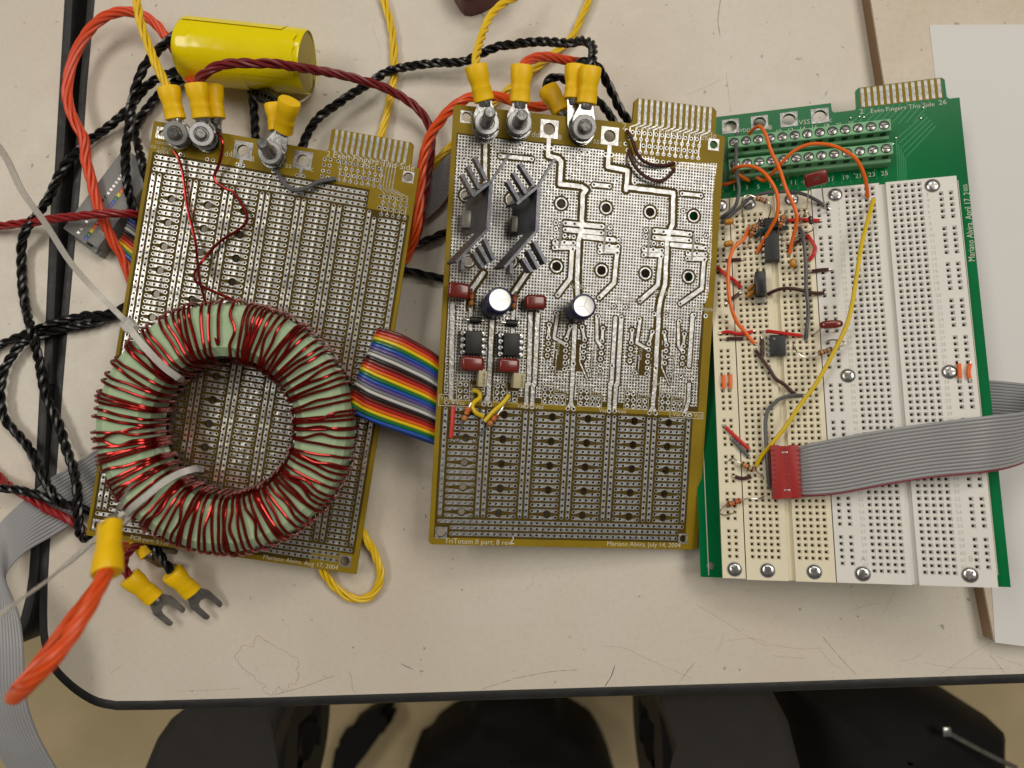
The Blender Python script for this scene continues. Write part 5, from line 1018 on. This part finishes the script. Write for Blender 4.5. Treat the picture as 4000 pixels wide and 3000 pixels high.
def sleeve_geo(A, B, up, sc_=1.0):
    d = B - A; L = d.length; x = d.normalized(); y = Vector(up).cross(x).normalized(); z = x.cross(y)
    pf = [(-.002, 3.2, 2.6), (0, 4.35, 3.7), (.03, 4.55, 3.9), (.3, 4.4, 3.7), (.44, 3.95, 3.35), (.52, 3.7, 3.15), (.6, 3.85, 3.0), (.68, 4.1, 2.95), (.70, 3.95, 2.85), (.9, 4.15, 2.95), (.98, 4.1, 2.9), (1, 3.7, 2.5)]
    V, F = [], []; n = 18
    for tq, ry, rz in pf:
        for i in range(n):
            a = 2 * math.pi * i / n; cx, sx = math.cos(a), math.sin(a); e = .85; V.append(A + x * (tq * L) + y * (ry * sc_ * math.copysign(abs(cx) ** e, cx)) + z * (rz * sc_ * math.copysign(abs(sx) ** e, sx)))
    for k in range(len(pf) - 1):
        for i in range(n): a = k * n; F.append((a + i, a + (i + 1) % n, a + n + (i + 1) % n, a + n + i))
    F += [tuple(range(n))[::-1], tuple(range((len(pf) - 1) * n, len(pf) * n))]
    return V, F
def lug_geo(B, L, up, kind='ring', ln=None):
    x = (L - B); D = x.length; x.normalize(); y = Vector(up).cross(x).normalized(); z = x.cross(y)
    if kind == 'ring':
        ol = [(-2.5, -2.6), (1.5, -3.0), (D - 4.4, -4.6)] + [(D + 5.2 * math.cos(a), 5.2 * math.sin(a)) for a in [math.radians(-115 + 230 * i / 14) for i in range(15)]] + [(D - 4.4, 4.6), (1.5, 3.0), (-2.5, 2.6)]; hs = [circ(D, 0, 2.6, 16)]
    else:
        ol = [(-2.5, -2.4), (1.0, -3.4), (4.0, -5.0), (11.5, -4.8), (12.6, -4.2), (12.8, -3.2), (12.4, -2.6), (6.6, -2.5), (5.2, -1.8), (4.6, 0), (5.2, 1.8), (6.6, 2.5), (12.4, 2.6), (12.8, 3.2), (12.6, 4.2), (11.5, 4.8), (4.0, 5.0), (1.0, 3.4), (-2.5, 2.4)]; hs = []
    g = plate(ol, hs, -.45, .45); barrel = lathe([(2.5, -3), (2.5, 1.6), (2.2, 2.0)], 12); barrel = ([Vector((v.z, v.x, v.y * .8)) for v in barrel[0]], barrel[1])
    M = Matrix(((x.x, y.x, z.x, B.x), (x.y, y.y, z.y, B.y), (x.z, y.z, z.z, B.z), (0, 0, 0, 1))); return xf(join(g, barrel), M)
def cable(label, m, pts, n=4, Rc=2.1, pitch=24.0, terms=(), name='twisted_cable', group='twisted power cables'):
    t = Thing(name, label, 'cable', pts[0], None, group); strands(t, pts, n, Rc, pitch, m, rng.random())
    for A, B, L, up, kind in terms: s = t.part('crimp_sleeve', sleeve_geo(A, B, up), YSL); t.part('lug', lug_geo(B, L, up, kind), STEEL if kind == 'ring' else DSTEEL)
    return t
n1 = B1.R @ Vector((0, 0, 1)); n2 = B2.R @ Vector((0, 0, 1))
def on1(v, x, y, h): return B1.world(B1.loc(v, x, y, h))
def on2(v, x, y, h): return B2.world(B2.loc(v, x, y, h))
def bc(fr, v, ring, h, hr=8.6): c = fr.loc(v, *ring, hr); return fr.world(Vector((c.x, c.y, h)))
A, Bb = on1('00', 1455, 755, 7), on1('00', 1520, 1035, 5)
cable('yellow twisted cable coming from the top to the first lug of the left board', W_YEL, PP('00', [(1180, -120, 34), (1190, 60, 36), (1225, 230, 37), (1285, 400, 37), (1350, 560, 38), (1415, 690, 38)]) + [A.lerp(Bb, .15)], 4, 1.9, 26, [(A, Bb, bc(B1, '00', (1512, 1152), 4.6), n1, 'ring')])
A, Bb = on1('00', 1695, 725, 10), on1('00', 1752, 1025, 7)
cable('dark red twisted cable arching over the yellow capacitor', W_DRD, [A.lerp(Bb, .15)] + PP('00', [(1735, 670, 41), (1810, 610, 42), (1900, 565, 41), (2050, 545, 39), (2212, 548, 37)]) + PP('10', [(150, 548, 35), (300, 572, 32), (500, 605, 26), (700, 640, 21), (900, 690, 17), (1100, 755, 13), (1280, 850, 10), (1400, 945, 9), (1490, 1070, 8), (1515, 1200, 8), (1510, 1330, 8), (1490, 1480, 8), (1470, 1620, 8)]) + PP('11', [(1450, 80, 8), (1430, 220, 8), (1400, 340, 7), (1360, 450, 5), (1290, 560, 4)]), 4, 2.1, 25, [(A, Bb, bc(B1, '00', (1740, 1158), 4.8), n1, 'ring')])
A, Bb = on1('00', 1832, 745, 3), on1('00', 1862, 1030, 2)
cable('coral red twisted cable looping high at upper left and down under the left board', W_OR2, [A.lerp(Bb, .15), P('00', 1720, 740, 24)] + PP('00', [(1640, 680, 17), (1560, 520, 10), (1450, 340, 10), (1330, 195, 11), (1200, 120, 12), (1060, 100, 12), (900, 150, 11), (760, 280, 10), (650, 470, 9), (590, 680, 9), (582, 850, 10), (640, 1040, 11), (725, 1200, 11), (742, 1380, 11), (790, 1560, 11)]) + PP('01', [(825, 50, 11), (900, 260, 10), (990, 450, 7), (1070, 580, 4), (1110, 700, 3), (1180, 850, 3)]), 5, 2.35, 44, [(A, Bb, bc(B1, '00', (1740, 1158), 1.2), n1, 'ring')])
cable('orange twisted cable beside the dark red one between left and middle boards', W_ORG, PP('11', [(1280, 600, 4), (1340, 470, 8), (1385, 330, 13), (1405, 150, 15)]) + PP('10', [(1425, 1560, 16), (1445, 1380, 17), (1500, 1190, 18), (1590, 1050, 19), (1680, 945, 19), (1780, 875, 18), (1870, 838, 16)]) + PP('A5', [(410, 285, 14), (520, 330, 12), (640, 345, 11), (720, 330, 10), (830, 290, 10), (900, 250, 9)]), 5, 2.3, 36)
A, Bb = on2('A5', 963, 102, 8), on2('A5', 938, 330, 6)
cable('black twisted cable arching from left board over to the third lug of the middle board', W_BLK, PP('10', [(380, 1320, 8), (450, 1150, 9), (560, 1000, 9), (700, 900, 9), (850, 800, 8), (1000, 705, 7), (1150, 615, 6), (1350, 570, 6), (1550, 545, 7), (1800, 530, 8), (1950, 460, 10), (2100, 400, 12), (2212, 385, 14)]) + PP('20', [(100, 370, 16), (300, 360, 20), (500, 372, 26), (610, 350, 33), (685, 385, 38), (700, 470, 42)]) + [A.lerp(Bb, .12)], 3, 2.15, 13, [(A, Bb, bc(B2, 'A5', (928, 470), 4.7), n2, 'ring')])
A, Bb = on2('A5', 872, 92, 3), on2('A5', 858, 300, 2)
cable('black twisted cable dropping steeply behind the middle board, from the hidden lug', W_BLK, [A.lerp(Bb, .12)] + PP('A5', [(905, 72, 36), (960, 75, 32), (1015, 110, 26), (1045, 160, 22), (1090, 240, 18), (1130, 330, 15), (1180, 410, 12), (1225, 480, 10)]), 3, 2.15, 15, [(A, Bb, bc(B2, 'A5', (928, 470), 1.0), n2, 'ring')])
A, Bb = P('A5', 700, 240, 27), P('A5', 790, 385, 30)
cable('black twisted cable with a loose slanted lug behind the middle board', W_BLK, [A.lerp(Bb, .15)] + PP('A5', [(685, 205, 28), (725, 165, 28), (790, 170, 26), (860, 215, 22), (960, 280, 17), (1030, 330, 14), (1080, 395, 12), (1130, 470, 10)]), 3, 2.0, 13, [(A, Bb, P('A5', 850, 480, 30), (0, 0, 1), 'ring')])
cable('yellow twisted cable running straight down behind the dark red one', W_YEL, PP('10', [(1070, -100, 2.6), (1140, 120, 2.6), (1180, 300, 2.6), (1192, 500, 2.6), (1187, 700, 2.6), (1160, 850, 2.6), (1120, 1020, 3), (1080, 1170, 4), (1040, 1300, 5)]), 4, 1.9, 30)
A, Bb = on2('A5', 250, 88, 9), on2('A5', 305, 312, 6)
cable('yellow twisted cable from the top to the first lug of the middle board', W_YEL, PP('10', [(2330, -80, 14), (2230, -20, 16), (2130, 35, 19), (2040, 120, 23), (1975, 250, 30), (1935, 370, 36), (1905, 480, 42)]) + [A.lerp(Bb, .12)], 4, 1.9, 27, [(A, Bb, bc(B2, 'A5', (322, 440), 4.7), n2, 'ring')])
cable('yellow twisted cable passing behind the lugs of the middle board', W_YEL, PP('20', [(700, -100, 3), (640, 60, 3), (590, 170, 3), (520, 320, 3), (400, 430, 3), (250, 555, 3)]) + PP('A5', [(605, 122, 3), (540, 172, 3), (440, 250, 3), (360, 325, 3)]) + PP('10', [(1800, 1120, 3), (1680, 1270, 3), (1600, 1340, 3), (1530, 1420, 3), (1430, 1500, 3)]), 4, 1.8, 30)
A, Bb = on2('A5', 537, 92, 8), on2('A5', 525, 322, 6)
cable('orange twisted cable from the second lug of the middle board curving right', W_OR2, [A.lerp(Bb, .15)] + PP('A5', [(560, 75, 46), (610, 45, 42), (690, 35, 36), (780, 50, 30), (860, 65, 26), (920, 75, 20), (960, 90, 14)]), 5, 2.1, 30, [(A, Bb, bc(B2, 'A5', (525, 440), 4.7), n2, 'ring')])
A, Bb = on1('10', 292, 870, 15), on1('10', 232, 1135, 6)
cable('short black twisted cable with orange-yellow lug on the long leaning bolt', W_BLK, [A.lerp(Bb, .2)] + PP('10', [(190, 850, 28), (120, 800, 20), (60, 790, 14), (0, 780, 10)]) + PP('00', [(2150, 780, 8)]), 3, 2.0, 14, [(A, Bb, bc(B1, '10', (130, 1330), 4.2, 5.8), n1, 'ring')])
A, Bb = on1('10', 165, 900, 3), on1('10', 195, 1130, 2)
cable('black twisted cable behind the orange-yellow lug, dropping under the left board', W_BLK, [A.lerp(Bb, .2)] + PP('10', [(100, 860, 18), (20, 840, 12)]) + PP('00', [(2180, 800, 8), (2195, 950, 7), (2205, 1100, 6), (2210, 1250, 6)]), 3, 2.1, 14, [(A, Bb, bc(B1, '10', (130, 1330), 1.2, 5.8), n1, 'ring')])
cable('black twisted cable from the capacitor down beside the grey connector', W_BLK, PP('00', [(1680, 215, 10), (1560, 280, 11), (1470, 340, 13), (1350, 450, 15), (1260, 550, 15), (1195, 700, 15), (1150, 850, 15), (1125, 1000, 16), (1110, 1150, 14), (1085, 1300, 13), (1085, 1450, 13), (1110, 1650, 13)]) + PP('01', [(1140, 100, 11), (1190, 220, 8), (1260, 360, 5)]), 3, 2.15, 15)
cable('long black twisted cable snaking down the left side to the board corner', W_BLK, PP('00', [(1640, 600, 8), (1540, 615, 8), (1430, 645, 8), (1300, 720, 8), (1200, 820, 8), (1100, 950, 7), (980, 1060, 5), (850, 1160, 4), (760, 1220, 4), (660, 1320, 4), (560, 1430, 4), (480, 1580, 4)]) + PP('01', [(420, 50, 5), (370, 130, 7), (290, 230, 10), (215, 350, 7), (185, 480, 4), (185, 620, 3), (195, 800, 3), (215, 950, 3), (240, 1080, 6), (280, 1210, 10), (310, 1350, 8), (350, 1520, 4)]) + PP('02', [(380, 30, 4), (430, 180, 4), (510, 350, 4), (570, 550, 5), (640, 750, 8), (665, 900, 12), (670, 1050, 14), (680, 1200, 12), (705, 1320, 9), (770, 1335, 6), (840, 1250, 4)]), 3, 2.15, 15)
cable('black twisted cable from under the capacitor to under the left board', W_BLK, PP('00', [(1680, 640, 4), (1580, 680, 4), (1480, 725, 4), (1380, 810, 4), (1290, 920, 3.5), (1210, 1020, 3.5), (1165, 1130, 4), (1190, 1240, 6), (1220, 1360, 9), (1250, 1490, 10), (1300, 1620, 8)]), 3, 2.1, 14)
cable('black twisted cable crossing left of the toroid, upper of two side by side', W_BLK, PP('01', [(1130, 960, 3), (1050, 1005, 3), (900, 1055, 3), (750, 1060, 3), (600, 1095, 3), (450, 1135, 3), (320, 1185, 3), (180, 1240, 3), (0, 1320, 3), (-120, 1380, 3)]), 3, 1.9, 16)
cable('black twisted cable crossing left of the toroid, lower of two, looping down', W_BLK, PP('01', [(1080, 1040, 3), (980, 1070, 3), (800, 1135, 3), (600, 1175, 3), (430, 1215, 3), (320, 1255, 4), (200, 1300, 4), (110, 1410, 4), (40, 1520, 4), (10, 1659, 4)]) + PP('02', [(5, 150, 4), (45, 310, 4), (150, 430, 4), (250, 550, 5), (310, 680, 8), (370, 800, 10), (430, 900, 12), (480, 980, 13), (530, 1040, 10)]), 3, 2.1, 15)
cable('black twisted cable from the left edge to the lower corner of the left board', W_BLK, PP('02', [(-120, 870, 9), (0, 895, 10), (150, 915, 11), (300, 950, 11), (450, 995, 10), (600, 1050, 8), (760, 1095, 6), (900, 1130, 4)]), 3, 2.1, 14)
cable('red twisted cable under the black ones at the lower left', W_RED, PP('02', [(-120, 700, 2.6), (0, 810, 2.6), (80, 880, 6), (180, 940, 9), (300, 1010, 9), (400, 1080, 8), (550, 1150, 7), (680, 1230, 6), (760, 1310, 4), (850, 1350, 3)]), 4, 1.9, 18)
cable('red twisted cable crossing the grey connector from the left edge', W_RED, PP('01', [(-140, 305, 4), (0, 292, 5), (150, 275, 7), (300, 258, 10), (450, 232, 13), (650, 212, 16), (850, 190, 17.5), (1000, 184, 16), (1140, 190, 12), (1260, 200, 6)]), 4, 2.0, 26)
A, Bb = P('A6', 352, 610, 12), P('A6', 530, 762, 6)
cable('dark red cable ending in a yellow spade lug below left board, left of two', W_DRD, PP('A6', [(470, 370, 6), (400, 400, 8), (340, 455, 10), (315, 540, 11)]) + [A.lerp(Bb, .1)], 4, 2.0, 16, [(A, Bb, P('A6', 660, 870, 4), (.1, .1, 1), 'spade')])
A, Bb = P('A6', 640, 580, 13), P('A6', 785, 722, 7)
cable('black cable ending in a yellow spade lug below the left board, right of two', W_BLK, PP('A6', [(480, 370, 8), (540, 430, 10), (595, 510, 12)]) + [A.lerp(Bb, .1)], 3, 2.0, 14, [(A, Bb, P('A6', 900, 820, 4), (.1, .1, 1), 'spade')])
A, Bb = P('A6', 400, 330, 5), P('A6', 492, 462, 5)
cable('short hidden red cable with a yellow lug under the board edge', W_RED, PP('A6', [(330, 250, 4), (360, 280, 4)]) + [A.lerp(Bb, .1)], 4, 1.9, 16, [(A, Bb, P('A6', 700, 500, 6), (.3, -.4, 1), 'spade')])
cable('yellow twisted cable looping out below the left board', W_YEL, PP('12', [(540, 1500, 6), (570, 1600, 5)]) + PP('13', [(625, 30, 3), (700, 112, 2.4), (800, 180, 2.4), (900, 203, 2.4), (1000, 165, 2.4), (1060, 75, 2.6), (1078, -20, 3)]) + PP('12', [(1065, 1570, 3.5), (1020, 1450, 4), (965, 1360, 5), (920, 1280, 5), (860, 1200, 5)]), 4, 1.9, 28)
cable('black twisted cable between left and middle boards, lower of two', W_BLK, PP('11', [(1250, 670, 5), (1310, 682, 4), (1400, 700, 3), (1550, 735, 3), (1700, 765, 3)]), 3, 1.9, 20)
cable('black twisted cable between left and middle boards, upper of two', W_BLK, PP('11', [(1300, 500, 4), (1360, 470, 3), (1450, 430, 3), (1560, 380, 3), (1720, 310, 3)]), 3, 1.9, 18)
A, Bb = P('A6', 205, 590, 112), P('A6', 225, 250, 104)
tt = cable('orange twisted cable raised close to the camera, out of focus at lower left', W_ORG, [A.lerp(Bb, .1)] + PP('03', [(890, 20, 116), (780, 240, 122), (640, 470, 126), (470, 700, 128), (290, 890, 126), (185, 1000, 120), (120, 1045, 112), (140, 1000, 104), (245, 870, 101), (420, 650, 98), (600, 400, 92), (765, 190, 82), (890, 20, 66)]) + PP('02', [(1000, 1480, 36), (1080, 1400, 16)]), 5, 2.2, 36, [(A, Bb, P('A6', 322, 70, 88), (-.45, .05, .9), 'ring')])

# ---- ribbon cables
RAIN = {'brown': '5b2415', 'red': 'a81d20', 'orange': 'd9641a', 'yellow': 'dcc010', 'green': '0e6a34', 'blue': '1f4fa8', 'violet': '5b4a8a', 'grey': '77777c', 'white': 'c9c6c2', 'black': '17161a'}
RM = {k: mat('ribbon_' + k, v, .36, coat=.15) for k, v in RAIN.items()}; RO_ = list(RAIN)
def ribbon(label, ra, rb, mats, group=None, r=.6, name='ribbon_cable', cat='ribbon cable'):
    n = len(mats); a = crom(ra, 2.0); b = crom(rb, 2.0); N = 70
    def at(c, t): x = t * (len(c) - 1); i = min(len(c) - 2, int(x)); return c[i].lerp(c[i + 1], x - i)
    t = Thing(name, label, cat, ra[0], None, group); aa = [at(a, i / N) for i in range(N + 1)]; bb = [at(b, i / N) for i in range(N + 1)]; pit = sum((p - q).length for p, q in zip(aa, bb)) / (N + 1) / max(1, n - 1)
    for k, m in enumerate(mats):
        last = m.name == 'ribbon_red_edge'; f = k / max(1, n - 1) - (.35 / n if last else 0)
        t.part('conductor', tube([p.lerp(q, f) for p, q in zip(aa, bb)], pit * (.3 if last else .5), 8), m)
    return t
ribbon('rainbow ribbon cable folded over the right edge of the left board', PP('8', [(1180, 600, 14), (1000, 470, 15), (820, 370, 17), (660, 310, 19), (540, 265, 20), (480, 240, 22), (500, 238, 25), (620, 265, 26), (760, 315, 27), (900, 390, 27), (1050, 480, 27), (1160, 565, 26), (1300, 700, 24)]),
       PP('8', [(1180, 1500, 10), (950, 1420, 11), (700, 1330, 13), (430, 1230, 17), (240, 1130, 20), (135, 1050, 22), (150, 1060, 25), (280, 1150, 26), (480, 1235, 26), (700, 1310, 25), (900, 1375, 24), (1110, 1450, 22), (1280, 1520, 20)]), [RM[RO_[i % 10]] for i in range(26)])
ribbon('grey ribbon cable at lower left rising towards the camera', PP('02', [(950, 500, 3), (650, 700, 3), (440, 830, 4), (200, 1030, 6), (40, 1180, 8), (-60, 1330, 11), (-150, 1550, 14)]) + PP('03', [(-190, 100, 18), (-200, 350, 22), (-190, 700, 24), (-190, 950, 24), (-140, 1250, 22), (-20, 1500, 18), (180, 1800, 10)]),
       PP('02', [(830, 1060, 3), (600, 1205, 3.5), (450, 1300, 5), (200, 1450, 7), (60, 1600, 10)]) + PP('03', [(30, 20, 13), (95, 200, 17), (150, 350, 20), (185, 600, 24), (192, 800, 25), (210, 1050, 25), (300, 1350, 22), (520, 1750, 14)]), [GRIB] * 15)
def w3(v, x, y, h): return B3.world(B3.loc(v, x, y, h))
ribbon('grey ribbon cable from the red plug curling off to the right', [w3('35', 262, 560, 4), w3('35', 330, 535, 6), w3('35', 500, 500, 7), w3('35', 900, 425, 8), w3('35', 1400, 350, 8), w3('35', 1900, 290, 8), P('35', 2212, 255, 46), P('35', 2420, 190, 38), P('35', 2440, 60, 22), P('35', 2300, 20, 12), P('35', 2050, -10, 10), P('35', 1750, -30, 10)],
       [w3('35', 288, 975, 4), w3('35', 360, 975, 6), w3('35', 600, 955, 7), w3('35', 1000, 880, 8), w3('35', 1400, 815, 8), w3('35', 1860, 770, 8), P('35', 2130, 715, 44), P('35', 2360, 600, 36), P('35', 2420, 470, 20), P('35', 2280, 400, 12), P('35', 2050, 380, 10), P('35', 1750, 370, 10)], [GRIB] * 15 + [mat('ribbon_red_edge', '7d2430', .4)])
ribbon('grey ribbon cable partly showing between left and middle boards', PP('10', [(1800, 1250, 3), (1640, 1370, 3), (1540, 1500, 3), (1480, 1659, 3)]) + PP('11', [(1400, 160, 3), (1300, 250, 3)]), PP('10', [(1900, 1600, 3)]) + PP('11', [(1720, -30, 3), (1620, 110, 3), (1540, 190, 3), (1440, 265, 3), (1300, 360, 3)]), [GRIB] * 14 + [MATS['ribbon_red_edge']])
# grey connector at the left with its rainbow tail
e0, e1 = P('7', 450, 1075, 5), P('7', 1150, 150, 5); ux = (e1 - e0); LN = ux.length; ux.normalize(); uy = Vector((-ux.y, ux.x, 0)); base = Vector((e0.x, e0.y, 0))
MC = Matrix(((ux.x, uy.x, 0, base.x), (ux.y, uy.y, 0, base.y), (0, 0, 1, 0), (0, 0, 0, 1)))
t = Thing('ribbon_socket', 'grey ribbon cable socket marked 34 beside the left board', 'connector', base)
bd = t.part('housing', xf(box(0, -4.2, .4, LN + 9, 8.8, 8.2, .4), MC), GPL)
cl = t.part('strain_relief', xf(join(box(1.5, -10.5, .4, LN + 8, -4.3, 9.4, .4), box(-1.5, -10.5, .4, 1.6, -5.5, 5.5, .3), box(-.8, -9.8, 5.4, 1.6, -8.6, 7.4, .2)), MC), GPL)
t.part('latch_foot', xf(box(-1.6, -8.0, .1, .05, 6.0, 2.2, .3), MC), GPL)
for k in range(17):
    x = 2.4 + 2.0 * k
    if x < LN + 7:
        t.part('contact_window', xf(box(x - .55, 1.0, 8.12, x + .55, 2.3, 8.25), MC), DSTEEL, sub=bd, smooth=False); t.part('wire_end', xf(box(x - .9, -3.6, 8.12, x + .9, -1.9, 8.32, .1), MC), RM[RO_[(5 - k) % 10]], sub=bd)
t.part('lettering', xf(text_geo('34', size=4.2, a=(9, -5.2, 9.44), d=(0, -1, 0)) if 0 else text_geo('34', size=4.0, a=(7.5, -9.0, 9.44)), MC), mat('grey_relief', '9a9a97', .5), sub=cl, smooth=False)
ribbon('rainbow ribbon tail leaving the grey socket under the left board', PP('7', [(1120, 760, 5), (1230, 830, 4.5), (1400, 930, 4)]), PP('7', [(960, 1180, 5), (1130, 1330, 4.5), (1320, 1500, 4)]), [RM[k] for k in ('blue', 'violet', 'grey', 'white', 'black', 'brown', 'red', 'orange', 'yellow', 'green', 'blue')])

# ---- big yellow capacitor and maroon thing at the top
c0, c1 = P('00', 1600, 430, 17), P('10', 452, 545, 17); d = c1 - c0; LN = d.length
M = Matrix.Translation(c0) @ d.to_track_quat('Z', 'Y').to_matrix().to_4x4()
t = Thing('wrapped_capacitor', 'big capacitor wrapped in glossy yellow tape at upper left', 'capacitor', Vector((c0.x, c0.y, 0)))
R = 13.6; pf = [(R * .80, .5), (R * .9, .1), (R * .965, .5), (R * .99, 1.6), (R, 4), (R * 1.005, LN * .5), (R, LN - 3), (R * .985, LN - .6), (R * .955, LN), (R * .93, LN - .3)]
g = lathe(pf, 64, False); V = [Vector((v.x * (1 + .02 * math.sin(3 * math.atan2(v.y, v.x))), v.y * (1 + .02 * math.sin(3 * math.atan2(v.y, v.x) + 1)), v.z + .3 * math.sin(2.3 * math.atan2(v.y, v.x)))) for v in g[0]]
b = t.part('tape_wrap', xf((V, g[1]), M), TAPE, ang=50)
def patch(a0, a1, z0_, z1_, dr):
    na = 14; V = [Vector(((R * 1.01 + dr) * math.cos(a0 + (a1 - a0) * i / na), (R * 1.01 + dr) * math.sin(a0 + (a1 - a0) * i / na), z0_ + (z1_ - z0_) * j / 6 + (.5 * math.sin(i * 1.7) if j in (0, 6) else 0))) for j in range(7) for i in range(na + 1)]
    return V, [(j * (na + 1) + i, j * (na + 1) + i + 1, (j + 1) * (na + 1) + i + 1, (j + 1) * (na + 1) + i) for j in range(6) for i in range(na)]
for a0, a1, q0, q1 in ((-.6, 1.0, 2.5, LN - 9), (1.1, 2.6, 7, LN - 2.5), (2.2, 4.4, 1.5, LN * .55)): t.part('tape_layer', xf(patch(a0, a1, q0, q1, .25), M), TAPE, sub=b)
t.part('end_fill', xf(lathe([(R * .96, LN - .6), (R * .6, LN - .3), (.05, LN - .25)], 40, False), M), TAPE2); t.part('end_fill', xf(lathe([(.05, .6), (R * .9, .6)], 40, False), M), TAPE2)
seam = [Vector(((R + .12) * math.cos(a0), (R + .12) * math.sin(a0), z)) for a0 in (0,) for z in (3, LN - 3)]
t.part('lead', tube(crom([c1 + ux * 0 + Vector((-1, 0, 0)), P('10', 498, 640, 20), P('10', 492, 780, 22), P('10', 465, 825, 24), P('10', 420, 860, 28), P('10', 360, 890, 36)], 1), .55, 8), LEAD)
q = PP('10', [(1640, -200, 0), (1690, -30, 0), (1725, 30, 0), (1770, 105, 0), (1800, 135, 0), (1860, 143, 0), (1950, 118, 0), (2050, 65, 0), (2130, 0, 0), (2200, -100, 0), (2230, -250, 0)])
single('maroon_housing', bevelled([(p.x, p.y) for p in q], .2, 14, 3.5, 4), MAROON, 'maroon plastic thing cut off by the top edge', 'housing', base=q[0])
